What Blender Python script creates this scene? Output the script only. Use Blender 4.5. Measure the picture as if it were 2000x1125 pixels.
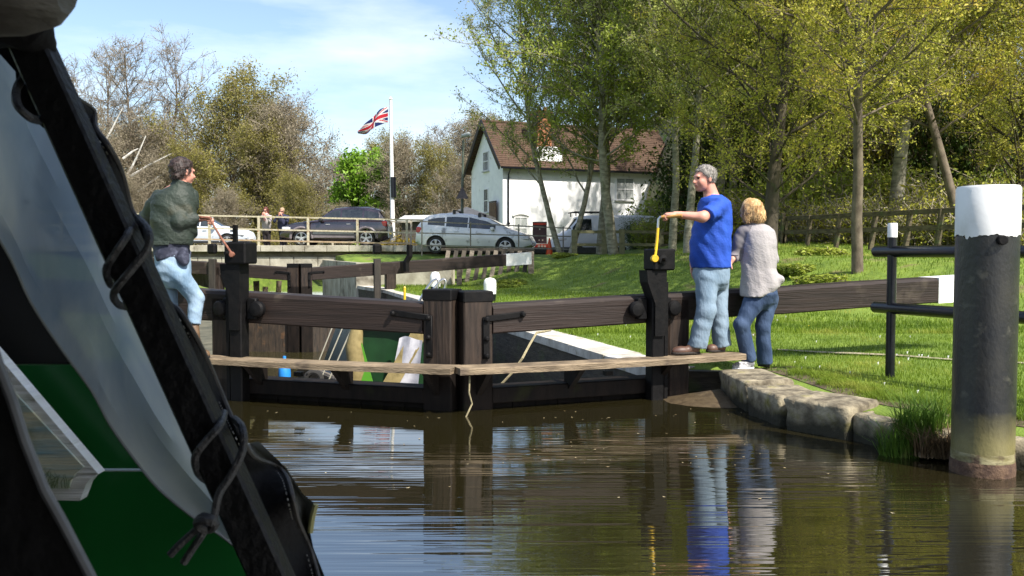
import bpy, bmesh, math, random
import numpy as np
from mathutils import Vector, Matrix
C = bpy.context.scene
COL = C.collection
rad = math.radians
for o in list(bpy.data.objects): bpy.data.objects.remove(o)

# ------------------------------------------------------------ camera, sky, sun, exposure
F = 1722.0; CAMZ = 1.39; PITCH = math.atan(72.5 / F)
cam = bpy.data.cameras.new('camera'); camo = bpy.data.objects.new('camera', cam); COL.objects.link(camo)
camo.location = (0, 0, CAMZ); camo.rotation_euler = (rad(90) - PITCH, 0, 0)
cam.sensor_width = 36; cam.lens = F / 2000 * 36; cam.clip_start = 0.02; cam.clip_end = 3000
cam.dof.use_dof = True; cam.dof.focus_distance = 9.0; cam.dof.aperture_fstop = 16
C.camera = camo
SUN_EL, SUN_AZ = 48.0, 136.0      # azimuth clockwise from +Y (the view direction)
w = bpy.data.worlds.new('World'); C.world = w; w.use_nodes = True
nt = w.node_tree; bg = nt.nodes['Background']
sky = nt.nodes.new('ShaderNodeTexSky'); sky.sky_type = 'NISHITA'; sky.sun_disc = False
sky.sun_elevation = rad(SUN_EL); sky.sun_rotation = rad(SUN_AZ); sky.air_density = 1.0; sky.dust_density = 1.5; sky.ozone_density = 1.0
tc = nt.nodes.new('ShaderNodeTexCoord'); mp = nt.nodes.new('ShaderNodeMapping'); mp.inputs['Scale'].default_value = (1.3, 1.3, 5.5)
no = nt.nodes.new('ShaderNodeTexNoise'); no.inputs['Scale'].default_value = 2.3; no.inputs['Detail'].default_value = 9; no.inputs['Roughness'].default_value = .55
cr = nt.nodes.new('ShaderNodeValToRGB'); cr.color_ramp.elements[0].position = .46; cr.color_ramp.elements[1].position = .85
cr.color_ramp.elements[0].color = (0, 0, 0, 1); cr.color_ramp.elements[1].color = (.75, .75, .75, 1)
mx = nt.nodes.new('ShaderNodeMix'); mx.data_type = 'RGBA'; mx.inputs[7].default_value = (6.6, 6.8, 7.2, 1)
L = nt.links.new
L(tc.outputs['Generated'], mp.inputs['Vector']); L(mp.outputs[0], no.inputs['Vector']); L(no.outputs[0], cr.inputs[0])
L(cr.outputs[0], mx.inputs[0]); L(sky.outputs[0], mx.inputs[6]); L(mx.outputs[2], bg.inputs[0]); bg.inputs[1].default_value = .125
sl = bpy.data.lights.new('sun', 'SUN'); so = bpy.data.objects.new('sun', sl); COL.objects.link(so)
sl.energy = 4.7; sl.angle = rad(.5); sl.color = (1, .94, .85)
sd = Vector((math.sin(rad(SUN_AZ)) * math.cos(rad(SUN_EL)), math.cos(rad(SUN_AZ)) * math.cos(rad(SUN_EL)), math.sin(rad(SUN_EL))))
so.rotation_euler = sd.to_track_quat('Z', 'Y').to_euler(); so.location = (0, 0, 30)
C.view_settings.view_transform = 'Standard'; C.view_settings.look = 'None'; C.view_settings.exposure = .88; C.view_settings.gamma = 1
C.cycles.max_bounces = 6; C.cycles.transparent_max_bounces = 12; C.cycles.caustics_reflective = False; C.cycles.caustics_refractive = False

# ------------------------------------------------------------ measuring helpers
def ray(px, py):
    u = -(py - 562.5) / F
    return Vector(((px - 1000) / F, math.cos(PITCH) + u * math.sin(PITCH), -math.sin(PITCH) + u * math.cos(PITCH)))
def at(px, py, Y):
    d = ray(px, py); t = Y / d.y
    return Vector((d.x * t, Y, CAMZ + d.z * t))
def gz(px, py, z):
    d = ray(px, py); t = (z - CAMZ) / d.z
    return Vector((d.x * t, d.y * t, z))

# ------------------------------------------------------------ materials
MATS = {}
def M(name, c1, c2=None, scale=8, rough=.7, bump=0, stretch=(1, 1, 1), metal=0, detail=5, spec=.5, lo=.35, hi=.65, c3=None, trans=0, dirt=None, coord='Object', bscale=None):
    if name in MATS: return MATS[name]
    m = bpy.data.materials.new(name); m.use_nodes = True; MATS[name] = m
    nt = m.node_tree; b = nt.nodes['Principled BSDF']; L = nt.links.new
    b.inputs['Roughness'].default_value = rough; b.inputs['Metallic'].default_value = metal
    b.inputs['Specular IOR Level'].default_value = spec
    b.inputs['Base Color'].default_value = (*c1, 1)
    if c2 is not None or bump:
        tc = nt.nodes.new('ShaderNodeTexCoord'); mp = nt.nodes.new('ShaderNodeMapping'); mp.inputs['Scale'].default_value = stretch
        L(tc.outputs[coord], mp.inputs[0])
        n = nt.nodes.new('ShaderNodeTexNoise'); n.inputs['Scale'].default_value = scale; n.inputs['Detail'].default_value = detail; n.inputs['Roughness'].default_value = .6
        L(mp.outputs[0], n.inputs['Vector'])
        src = None
        if c2 is not None:
            r = nt.nodes.new('ShaderNodeValToRGB'); e = r.color_ramp.elements
            e[0].position = lo; e[0].color = (*c1, 1); e[1].position = hi; e[1].color = (*c2, 1)
            if c3 is not None:
                k = e.new(min(.98, hi + .12)); k.color = (*c3, 1)
            L(n.outputs[0], r.inputs[0]); src = r.outputs[0]
        if dirt is not None:      # (colour, scale, threshold)
            n2 = nt.nodes.new('ShaderNodeTexNoise'); n2.inputs['Scale'].default_value = dirt[1]; n2.inputs['Detail'].default_value = 8
            L(tc.outputs[coord], n2.inputs['Vector'])
            r2 = nt.nodes.new('ShaderNodeValToRGB'); r2.color_ramp.elements[0].position = dirt[2]; r2.color_ramp.elements[1].position = min(1, dirt[2] + .12)
            L(n2.outputs[0], r2.inputs[0])
            mm = nt.nodes.new('ShaderNodeMix'); mm.data_type = 'RGBA'; mm.inputs[7].default_value = (*dirt[0], 1)
            L(r2.outputs[0], mm.inputs[0])
            if src: L(src, mm.inputs[6])
            else: mm.inputs[6].default_value = (*c1, 1)
            src = mm.outputs[2]
        if src: L(src, b.inputs['Base Color'])
        if bump:
            nb = n
            if bscale:
                nb = nt.nodes.new('ShaderNodeTexNoise'); nb.inputs['Scale'].default_value = bscale; nb.inputs['Detail'].default_value = 4; L(mp.outputs[0], nb.inputs['Vector'])
            bp = nt.nodes.new('ShaderNodeBump'); bp.inputs['Strength'].default_value = bump; bp.inputs['Distance'].default_value = .02
            L(nb.outputs[0], bp.inputs['Height']); L(bp.outputs[0], b.inputs['Normal'])
        if trans:
            t = nt.nodes.new('ShaderNodeBsdfTranslucent'); ms = nt.nodes.new('ShaderNodeMixShader'); ms.inputs[0].default_value = trans
            if src: L(src, t.inputs[0])
            else: t.inputs[0].default_value = (*c1, 1)
            out = nt.nodes['Material Output']; L(b.outputs[0], ms.inputs[1]); L(t.outputs[0], ms.inputs[2]); L(ms.outputs[0], out.inputs[0])
    return m
def leafmat(name, cols, scale=1.2, trans=.35):
    return M(name, cols[0], cols[1], scale, .55, c3=cols[2] if len(cols) > 2 else None, trans=trans, detail=8, spec=.25, lo=.38, hi=.55)
wood_dark = M('tarred_wood', (.011, .0075, .006), (.043, .029, .021), 7, .6, .45, stretch=(3, 3, .3), spec=.3, dirt=((.07, .052, .042), 4, .64), bscale=12)
wood_beam = M('weathered_brown_beam', (.011, .007, .0055), (.03, .019, .015), 3.2, .65, .4, stretch=(.35, .35, 9), spec=.3, dirt=((.06, .046, .034), 2.5, .6), bscale=9, detail=9, lo=.3, hi=.72)
wood_plank = M('pale_plank', (.11, .08, .048), (.27, .205, .13), 5, .8, .6, stretch=(.8, .8, 6), dirt=((.07, .05, .035), 4, .6), bscale=20)
wood_fence = M('mossy_fence_wood', (.05, .037, .022), (.13, .105, .06), 6, .85, .6, stretch=(1, 1, 3), dirt=((.08, .1, .03), 3, .58))
wood_grey = M('grey_weathered_wood', (.1, .085, .065), (.24, .2, .155), 7, .85, .5, stretch=(1, 1, 4), dirt=((.05, .04, .03), 5, .6))
iron = M('black_iron', (.0025, .0025, .003), (.006, .0055, .0055), 14, .62, .3, spec=.15, dirt=((.02, .012, .008), 9, .68))
blackpaint = M('black_gloss_paint', (.003, .0035, .006), (.006, .007, .012), 9, .3, .15, spec=.4, dirt=((.03, .03, .028), 18, .7))
rust = M('rusty_steel', (.12, .04, .02), (.25, .1, .06), 25, .7, .3)
whitepaint = M('white_paint', (.78, .78, .76), (.6, .59, .55), 5, .55, .15, lo=.5, hi=.8, dirt=((.32, .3, .24), 16, .7))
yellowpaint = M('yellow_paint', (.75, .5, .02), (.6, .36, .02), 12, .4, .1)
chrome = M('galvanised_steel', (.5, .5, .5), None, 8, .28, metal=1)

# ------------------------------------------------------------ mesh building
ORIG = {}
def mesh_np(name, V, Fc):
    V = np.asarray(V, dtype=np.float32); me = bpy.data.meshes.new(name)
    if isinstance(Fc, np.ndarray):
        n, k = Fc.shape
        me.vertices.add(len(V)); me.vertices.foreach_set('co', V.ravel())
        me.loops.add(n * k); me.loops.foreach_set('vertex_index', Fc.ravel().astype(np.int32))
        me.polygons.add(n); me.polygons.foreach_set('loop_start', np.arange(0, n * k, k, dtype=np.int32))
        me.update(calc_edges=True); me.validate()
    else:
        me.from_pydata(V.tolist(), [], Fc); me.update()
    return me
def link(name, me, mats, parent=None, smooth=False, local=False):
    if not isinstance(mats, (list, tuple)): mats = [mats]
    for m in mats: me.materials.append(m)
    if smooth: me.polygons.foreach_set('use_smooth', [True] * len(me.polygons))
    o = bpy.data.objects.new(name, me); COL.objects.link(o)
    og = ORIG.get(parent.name, Vector((0, 0, 0))) if parent else Vector((0, 0, 0))
    if parent:
        o.parent = parent
        if og.length and not local: me.transform(Matrix.Translation(-og))
    ORIG[o.name] = og
    return o
def thing(name, label, cat, loc=(0, 0, 0), group=None):
    o = bpy.data.objects.new(name, None); COL.objects.link(o); o.location = loc; o.empty_display_size = .2
    o['label'] = label; o['category'] = cat
    if group: o['group'] = group
    ORIG[o.name] = Vector(loc); return o
def tag(o, label, cat, group=None, kind=None):
    if label: o['label'] = label
    if cat: o['category'] = cat
    if group: o['group'] = group
    if kind: o['kind'] = kind
    return o
def recenter(o):
    me = o.data; n = len(me.vertices); a = np.empty(n * 3, dtype=np.float32); me.vertices.foreach_get('co', a); a = a.reshape(-1, 3)
    c = Vector(((a[:, 0].min() + a[:, 0].max()) / 2, (a[:, 1].min() + a[:, 1].max()) / 2, a[:, 2].min()))
    me.transform(Matrix.Translation(-c)); o.location = c; return o
def copy_tree(o, parent=None):
    c = o.copy(); COL.objects.link(c)
    if parent: c.parent = parent
    for ch in list(o.children): copy_tree(ch, c)
    return c

class MB:
    def __init__(s): s.V = []; s.F = []; s.mi = []
    def add(s, V, Fc, mi=0):
        n = len(s.V); s.V += [tuple(v) for v in V]; s.F += [tuple(i + n for i in f) for f in Fc]; s.mi += [mi] * len(Fc); return s
    def box(s, c, size, rz=0, rot=None, mi=0, bev=0):
        x, y, z = [q / 2 for q in size]; R = rot if rot is not None else Matrix.Rotation(rz, 3, 'Z'); c = Vector(c)
        if bev:
            b = min(bev, x * .45, y * .45, z * .45); pts = []
            bm = bmesh.new(); bmesh.ops.create_cube(bm, size=1)
            for v in bm.verts: v.co = Vector((v.co.x * 2 * x, v.co.y * 2 * y, v.co.z * 2 * z))
            bmesh.ops.bevel(bm, geom=list(bm.edges), offset=b, segments=1, affect='EDGES')
            bm.verts.index_update(); s.add([R @ v.co + c for v in bm.verts], [[v.index for v in f.verts] for f in bm.faces], mi); bm.free(); return s
        vs = [R @ Vector((i * x, j * y, k * z)) + c for i in (-1, 1) for j in (-1, 1) for k in (-1, 1)]
        return s.add(vs, [(0, 1, 3, 2), (4, 6, 7, 5), (0, 4, 5, 1), (2, 3, 7, 6), (0, 2, 6, 4), (1, 5, 7, 3)], mi)
    def bar(s, a, b, w, h, up=(0, 0, 1), mi=0, bev=0):        # rectangular bar a->b, w across, h along up
        a, b = Vector(a), Vector(b); d = (b - a); Ln = d.length; d.normalize(); side = d.cross(Vector(up)).normalized(); u = side.cross(d)
        R = Matrix((d, side, u)).transposed()
        return s.box((a + b) / 2, (Ln, w, h), rot=R, mi=mi, bev=bev)
    def tube(s, pts, r, n=8, mi=0, cap=True, closed=False):
        pts = [Vector(p) for p in pts]; m = len(pts); rs = r if isinstance(r, (list, tuple)) else [r] * m
        V = []; prev = None
        for i, p in enumerate(pts):
            t = (pts[min(i + 1, m - 1)] - pts[max(i - 1, 0)]).normalized()
            if prev is None:
                a = Vector((0, 0, 1)) if abs(t.z) < .9 else Vector((1, 0, 0)); u = t.cross(a).normalized()
            else:
                u = (prev - t * prev.dot(t)).normalized()
            prev = u; v = t.cross(u)
            V += [p + (u * math.cos(2 * math.pi * k / n) + v * math.sin(2 * math.pi * k / n)) * rs[i] for k in range(n)]
        Fc = [(i * n + k, i * n + (k + 1) % n, (i + 1) * n + (k + 1) % n, (i + 1) * n + k) for i in range(m - 1) for k in range(n)]
        if cap: Fc += [tuple(range(n))[::-1], tuple((m - 1) * n + k for k in range(n))]
        return s.add(V, Fc, mi)
    def lathe(s, base, prof, n=24, mi=0, axis=(0, 0, 1)):      # prof [(r,h)]
        base = Vector(base); ax = Vector(axis).normalized(); a = Vector((1, 0, 0)) if abs(ax.x) < .9 else Vector((0, 1, 0)); u = ax.cross(a).normalized(); v = ax.cross(u)
        V = [base + ax * h + (u * math.cos(2 * math.pi * k / n) + v * math.sin(2 * math.pi * k / n)) * max(r, .0005) for r, h in prof for k in range(n)]
        m = len(prof); Fc = [(i * n + k, i * n + (k + 1) % n, (i + 1) * n + (k + 1) % n, (i + 1) * n + k) for i in range(m - 1) for k in range(n)]
        Fc += [tuple(range(n))[::-1], tuple((m - 1) * n + k for k in range(n))]
        return s.add(V, Fc, mi)
    def prism(s, poly, off, mi=0):                             # poly of 3D points extruded by vector off
        poly = [Vector(p) for p in poly]; off = Vector(off); n = len(poly)
        return s.add(poly + [p + off for p in poly], [tuple(range(n))[::-1], tuple(range(n, 2 * n))] + [(i, (i + 1) % n, (i + 1) % n + n, i + n) for i in range(n)], mi)
    def build(s, name, mats, parent=None, smooth=False):
        me = bpy.data.meshes.new(name); me.from_pydata([tuple(v) for v in s.V], [], s.F)
        bm = bmesh.new(); bm.from_mesh(me); bmesh.ops.recalc_face_normals(bm, faces=bm.faces); bm.to_mesh(me); bm.free()
        if any(s.mi): me.polygons.foreach_set('material_index', s.mi)
        o = link(name, me, mats, parent)
        if smooth:
            me.polygons.foreach_set('use_smooth', [True] * len(me.polygons)); me.set_sharp_from_angle(angle=rad(38))
        return o

# ------------------------------------------------------------ terrain
def lerp_tab(t, tab):
    if t <= tab[0][0]: return tab[0][1]
    for (a, va), (b, vb) in zip(tab, tab[1:]):
        if t <= b: return va + (vb - va) * (t - a) / (b - a)
    return tab[-1][1]
ER = [(-30, 18), (2, 8), (4.6, 5.2), (5.2, 3.75), (5.77, 3.12), (6.14, 2.78), (6.84, 2.42), (8.0, 2.3), (8.75, 2.2), (8.9, 1.5), (26, -3.65), (38, -7.6)]
EL = [(-30, -9), (8.0, -6), (8.3, -3.0), (26, -8.7), (38, -14.5)]
def edge_r(Y): return lerp_tab(Y, ER)
def edge_l(Y): return lerp_tab(Y, EL)
def sst(t): t = max(0, min(1, t)); return t * t * (3 - 2 * t)
def wob(x, y): return .5 * math.sin(x * 1.3 + y * .7) + .3 * math.sin(x * 2.9 - y * 2.1 + 1) + .2 * math.sin(x * .5 - y * 4.3)
def hR(X, Y):
    yt = max(10.5, min(25.5, 25.5 - 1.95 * (X - 1)))
    if X < 0: yt += min(3.8, -X * 1.9)
    z = .2 + .06 * sst((X - edge_r(Y)) / .6) if Y < 38 else .26
    z += .98 * sst((Y - yt) / 8) + .012 * wob(X * 1.5, Y * 1.5) * sst((X - edge_r(Y) - .3))
    if X > 4: z += .06 * max(0, Y - 21) * sst((X - 4) / 4)
    if X > 7: z += .34 * max(0, min(Y, 58) - 31) * sst((X - 7) / 7)
    return min(z, 14)
def hL(X, Y): return .2 + 1.1 * sst((Y - 27) / 9) * sst((edge_l(Y) - X) / 6) + .02 * wob(X, Y)
def hF(X, Y):      # beyond the bridge, with the lower canal cut
    cx = lerp_tab(Y, [(38, -11), (60, -17), (90, -27), (110, -36)]); hw = lerp_tab(Y, [(38, 3.6), (60, 7), (100, 9), (112, 9), (118, 0.1)])
    base = 1.3 if X > -6 else 1.0
    d = abs(X - cx) - hw
    if Y > 117: d = 9
    low = -.9 + .03 * abs(X - cx)
    z = -3 if d < 0 else low + (base - low) * sst((d - 1) / 9)
    if Y < 46: z = -3 if d < 0 else base
    if X > 9: z = max(z, hR(X, Y))
    return z
def ground():
    V = []; Fc = []
    def grid(rows):
        n0 = len(V); m = len(rows[0])
        for r in rows: V.extend(r)
        for i in range(len(rows) - 1):
            for j in range(m - 1):
                a = n0 + i * m + j; Fc.append((a, a + 1, a + m + 1, a + m))
    us = [0, 0, .15, .3, .45, .6, .8, 1, 1.3, 1.6, 2, 2.4, 2.8, 3.3, 4, 4.7, 5.5, 6.3, 7.2, 8.2, 9.3, 10.5, 12, 13.5, 15, 17, 19, 22, 25, 29, 34, 40, 50, 65, 90, 140]
    Ys = [-30, -10, -2, 1, 2.5, 3.6, 4.6] + [5.2 + .3 * i for i in range(12)] + [8.75, 8.9] + [9 + .5 * i for i in range(58)] + [37.99]
    Ys = sorted(set(Ys)); Ys = [y for y in Ys if y <= 38]
    rows = []
    for Y in Ys:
        e = edge_r(Y); rows.append([(e, Y, -3 if k == 0 else hR(e + u, Y)) if k < 2 else (e + u, Y, hR(e + u, Y)) for k, u in enumerate(us)])
    grid(rows)
    Ys2 = [-30, -10, 0, 4, 8.0, 8.3, 9, 10, 12, 14, 16, 18, 20, 22, 24, 26, 27, 28, 29, 30, 31, 32, 33, 34, 35, 36, 37, 37.99]; rows = []
    us2 = [0, 0, .3, .6, 1, 1.5, 2, 3, 4, 5, 6, 8, 10, 14, 20, 30, 45, 70, 120]
    for Y in Ys2:
        e = edge_l(Y); rows.append([(e - u, Y, -3 if k == 0 else hL(e - u, Y)) for k, u in enumerate(us2)])
    grid(rows)
    Xs = [-250, -160, -110, -80, -60, -50] + [-45 + 1.0 * i for i in range(60)] + [16, 18, 20, 23, 27, 32, 40, 52, 70, 100, 160, 260]
    Yf = [38, 39, 40, 42, 44, 46, 50, 55, 60, 65, 70, 76, 82, 88, 94, 100, 105, 110, 114, 116, 118, 121, 125, 135, 160, 220, 350, 600, 1200]
    grid([[(X, Y, hF(X, Y)) for X in Xs] for Y in Yf])
    me = bpy.data.meshes.new('ground'); me.from_pydata(V, [], Fc)
    bm = bmesh.new(); bm.from_mesh(me); bmesh.ops.recalc_face_normals(bm, faces=bm.faces)
    for f in bm.faces:
        if f.normal.z < 0 and abs(f.normal.z) > .05: f.normal_flip()
    bm.to_mesh(me); bm.free()
    grass = M('lawn', (.09, .15, .012), (.19, .27, .03), 2.2, .9, .7, detail=10, lo=.36, hi=.66, dirt=((.16, .13, .055), 1.1, .6), bscale=60)
    o = link('ground', me, grass, smooth=True); o['kind'] = 'structure'; return o
ground()

# ------------------------------------------------------------ water
def water_mat(name, deep, scale, strength, crest):
    m = bpy.data.materials.new(name); m.use_nodes = True; nt = m.node_tree; b = nt.nodes['Principled BSDF']; L = nt.links.new
    b.inputs['Base Color'].default_value = (*deep, 1); b.inputs['Roughness'].default_value = .015; b.inputs['IOR'].default_value = 4.0
    g = nt.nodes.new('ShaderNodeNewGeometry'); prev = None
    def wave(sc, rotz, st, dist, kind):
        mp = nt.nodes.new('ShaderNodeMapping'); mp.inputs['Scale'].default_value = sc; mp.inputs['Rotation'].default_value = (0, 0, rotz); L(g.outputs['Position'], mp.inputs[0])
        n = nt.nodes.new('ShaderNodeTexNoise'); n.inputs['Scale'].default_value = 1; n.inputs['Detail'].default_value = kind; n.inputs['Roughness'].default_value = .5; n.inputs['Distortion'].default_value = .3
        L(mp.outputs[0], n.inputs['Vector']); mu = nt.nodes.new('ShaderNodeMath'); mu.operation = 'MULTIPLY'; mu.inputs[1].default_value = dist; L(n.outputs[0], mu.inputs[0]); return mu.outputs[0]
    h = None
    for args in crest:
        o = wave(*args)
        if h is None: h = o
        else:
            a = nt.nodes.new('ShaderNodeMath'); a.operation = 'ADD'; L(h, a.inputs[0]); L(o, a.inputs[1]); h = a.outputs[0]
    # calm / rippled patches
    pn = nt.nodes.new('ShaderNodeTexNoise'); pn.inputs['Scale'].default_value = .45; pn.inputs['Detail'].default_value = 2; L(g.outputs['Position'], pn.inputs['Vector'])
    pr = nt.nodes.new('ShaderNodeMapRange'); pr.inputs[1].default_value = .35; pr.inputs[2].default_value = .65; pr.inputs[3].default_value = .35; pr.inputs[4].default_value = 1.25; L(pn.outputs[0], pr.inputs[0])
    # calm strip close to the lock gate, livelier towards the viewer
    sx = nt.nodes.new('ShaderNodeSeparateXYZ'); L(g.outputs['Position'], sx.inputs[0])
    yr = nt.nodes.new('ShaderNodeMapRange'); yr.inputs[1].default_value = 7.9; yr.inputs[2].default_value = 5.6; yr.inputs[3].default_value = .1; yr.inputs[4].default_value = 1.0; L(sx.outputs[1], yr.inputs[0])
    mm0 = nt.nodes.new('ShaderNodeMath'); mm0.operation = 'MULTIPLY'; L(pr.outputs[0], mm0.inputs[0]); L(yr.outputs[0], mm0.inputs[1])
    mm = nt.nodes.new('ShaderNodeMath'); mm.operation = 'MULTIPLY'; L(h, mm.inputs[0]); L(mm0.outputs[0], mm.inputs[1])
    bp = nt.nodes.new('ShaderNodeBump'); bp.inputs['Strength'].default_value = strength; bp.inputs['Distance'].default_value = scale; L(mm.outputs[0], bp.inputs['Height']); L(bp.outputs[0], b.inputs['Normal'])
    return m
wm = water_mat('canal_water', (.014, .0118, .0045), 1.0, 1.0, [((.5, 12, 1), .04, 0, .0034, 1), ((1.1, 26, 1), -.05, 0, .0021, 1), ((.3, 4.6, 1), .08, 0, .0045, 1), ((6, 50, 1), .1, 0, .0002, 1)])
wl = water_mat('lower_canal_water', (.03, .027, .01), 1.0, 1.0, [((.5, 4, 1), .04, 0, .006, 1), ((.2, 1.2, 1), -.3, 0, .01, 1)])
GM = Vector((-.47, 7.72, 0)); GHR = Vector((1.64, 8.56, 0)); GHL = Vector((-2.8, 8.48, 0))
me = bpy.data.meshes.new('water'); me.from_pydata([(-9.5, -30, 0), (19, -30, 0), (8.5, 2, 0), (4, 5, 0), (2.6, 7.5, 0), (2.6, 9.0, 0), (1.64, 8.62, 0), (-.47, 7.8, 0), (-2.8, 8.5, 0), (-6.5, 8.5, 0)], [], [tuple(range(10))])
o = link('water', me, wm); o['kind'] = 'structure'
me = bpy.data.meshes.new('lower_water'); me.from_pydata([(-40, 9.2, -1.6), (6, 9.2, -1.6), (6, 125, -1.6), (-60, 125, -1.6)], [], [(0, 1, 2, 3)])
o = link('lower_water', me, wl); o['kind'] = 'structure'
# ------------------------------------------------------------ lock gates
wetwood = M('wet_black_timber', (.004, .003, .0025), (.013, .009, .007), 6, .75, .5, stretch=(2, 2, .4), dirt=((.02, .02, .008), 3, .6), spec=.15)
def leaf(m, h, tb, ztop, label, wlen, s, tpad, rack, sc=1, zb=(.654, .906), zbe=(.844, 1.12), boards=.19, depth=-2.2, plank=None, padz=1.42, far=False):
    m = Vector(m); h = Vector(h); d = (h - m).normalized(); n = Vector((d.y, -d.x, 0)) if d.x > 0 else Vector((-d.y, d.x, 0))   # n faces the viewer
    th = (h - m).length
    g = thing('lock_gate', label, 'lock gate', m)
    P = lambda t, off, z: m + d * t + n * off + Vector((0, 0, z))
    pw = .265 * sc; R = Matrix((d, n if True else n, Vector((0, 0, 1)))).transposed()
    if R.determinant() < 0: R = Matrix((d, -n, Vector((0, 0, 1)))).transposed()
    mp_ = MB().box(P(pw / 2 + .008, 0, (ztop + .33) / 2), (pw, .26 * sc, ztop - .33), rot=R, bev=.012).build('mitre_post', wood_dark, g)
    MB().box(P(pw / 2 + .008, 0, (.33 + depth) / 2), (pw + .004, .264 * sc, .33 - depth), rot=R, bev=.012).build('wet_foot', wetwood, mp_)
    MB().box(P(pw / 2 + .008, 0, ztop - .035 * sc), (pw + .012, .272 * sc, .1 * sc), rot=R, bev=.01).build('post_cap', iron, g)
    MB().box(P(th - .1 * sc, 0, (zb[1] + .1 * (th / 5) + depth) / 2), (.24 * sc, .28 * sc, zb[1] + .03 - depth), rot=R, bev=.02).build('heel_post', wood_dark, g)
    # balance beam rising outwards, white end
    def zz(t, k): return zb[k] + (zbe[k] - zb[k]) * t / tb
    b = MB(); bw = .28 * sc; N = 10; V = []
    rnd = random.Random(5)
    for i in range(N + 1):
        t = pw + .01 + (tb - wlen - pw - .01) * i / N
        lo, hi = zz(t, 0), zz(t, 1); j = .004 * rnd.uniform(-1, 1)
        V += [P(t, bw / 2, lo + .012 + j), P(t, bw / 2 - .012, lo + j), P(t, -bw / 2, lo + j), P(t, -bw / 2, hi + j), P(t, bw / 2 - .03, hi + j), P(t, bw / 2, hi - .03 + j)]
    Fc = [(i * 6 + k, i * 6 + (k + 1) % 6, (i + 1) * 6 + (k + 1) % 6, (i + 1) * 6 + k) for i in range(N) for k in range(6)] + [tuple(range(6)), tuple(N * 6 + k for k in range(6))]
    b.add(V, Fc); bo = b.build('balance_beam', wood_beam, g)
    if wlen:
        t0, t1 = tb - wlen, tb; e = .004
        V = []
        for t in (t0, t1):
            lo, hi = zz(t, 0) - e, zz(t, 1) + e
            V += [P(t, bw / 2 + e, lo), P(t, -bw / 2 - e, lo), P(t, -bw / 2 - e, hi), P(t, bw / 2 + e, hi)]
        MB().add(V, [(0, 1, 2, 3), (4, 5, 6, 7), (0, 1, 5, 4), (1, 2, 6, 5), (2, 3, 7, 6), (3, 0, 4, 7)]).build('white_end', whitepaint, bo)
    # iron L strap
    zs = zb[1] - .13 * sc; t0 = .205 * sc; f = .14 * sc + .003
    a = MB(); a.bar(P(t0, f, zs + .02), P(t0 + .36 * sc, f, zs + .055), .03, .055 * sc, bev=.008); a.bar(P(t0, f, zs + .04), P(t0, f, zs - .33 * sc), .03, .06 * sc, up=d, bev=.008)
    for q in (P(t0 + .34 * sc, f + .02, zs + .053), P(t0, f + .02, zs + .02), P(t0, f + .02, zs - .15 * sc), P(t0, f + .02, zs - .3 * sc)): a.lathe(q, [(.022, -.02), (.024, .015), (.012, .028)], 8, axis=n)
    a.build('iron_strap', iron, g, smooth=True)
    # boarding below
    a = MB(); nb = int((th - pw) / .21)
    for i in range(nb):
        t = pw + (th - pw) * (i + .5) / nb; a.box(P(t, .02 + (i % 2) * .004, (boards - .14 + depth) / 2), ((th - pw) / nb - .006, .07, boards - .14 - depth), rot=R)
    a.build('gate_boards', M('dark_gate_boards', (.012, .009, .006), (.045, .03, .018), 5, .7, .5, stretch=(3, 3, .7), dirt=((.12, .06, .025), 3, .6)) if far else wetwood, g)
    MB().box(P(pw + (th - pw) / 2, .02, boards - .07), (th - pw, .24 * sc, .14), rot=R, bev=.01).build('top_rail', wetwood, g)
    if not far:
        MB().box(P(pw + (th - pw) / 2, .1, -.12), (th - pw, .16, .2), rot=R).build('lower_rail', wetwood, g)
        MB().box(P(th * .62, .13, .26), (.07, .07, .04), rot=R).build('iron_ring', iron, g)
    # paddle gear
    px = tpad; q = MB()
    if not far:
        q.box(P(px, .2, (padz - .9) / 2 - .1), (.13, .13, padz + .85), rot=R, bev=.01)
        q.box(P(px + .1, .2, (padz - .9) / 2 - .15), (.035, .08, padz + .6), rot=R)
        po = q.build('paddle_post', iron, g)
        q = MB(); x0 = -.14 if rack < 0 else -.16; 
        q.box(P(px + (.03 if rack < 0.1 else -.04), .22, padz - .09), (.23, .2, .2), rot=R, bev=.014)
        prof = [(u * (1 if rack < .1 else -1), z) for u, z in [(-.07, padz - .19), (.14, padz - .19), (.13, padz - .3), (.05, padz - .5), (.05, padz - .8), (-.05, padz - .8), (-.07, padz - .4)]]
        q.prism([P(px + s * u, .14, z) for u, z in prof], n * .15)
        q.build('gear_box', iron, g)
        q = MB(); q.lathe(P(px - s * .0, .3, padz - .09), [(.04, 0), (.045, .04), (.018, .045), (.016, .1)], 12, axis=n); q.build('spindle', iron, g, smooth=True)
        q = MB(); zt = padz + rack
        q.box(P(px - s * .03, .2, (padz - 1 + zt) / 2), (.035, .035, zt - padz + 1), rot=R)
        for i in range(int((zt - padz + .9) / .035)): q.box(P(px - s * .03 + .03, .2, zt - .02 - i * .035), (.03, .035, .016), rot=R)
        q.build('toothed_rack', iron, g)
        for sg in (-1, 1):
            q = MB(); q.lathe(P(px + sg * .2, .2, zz(px, 0) + .14), [(.05, -.05), (.07, -.03), (.075, .02), (.06, .04), (.02, .05)], 14, axis=n)
            q.box(P(px + sg * .13, .17, zz(px, 0) + .14), (.1, .06, .2), rot=R, bev=.01)
            q.build('beam_clamp', iron, g, smooth=True)
        # walkway plank on brackets
        t0, t1, off = plank; w_ = .24
        V = []; N = 16; r2 = random.Random(3)
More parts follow.
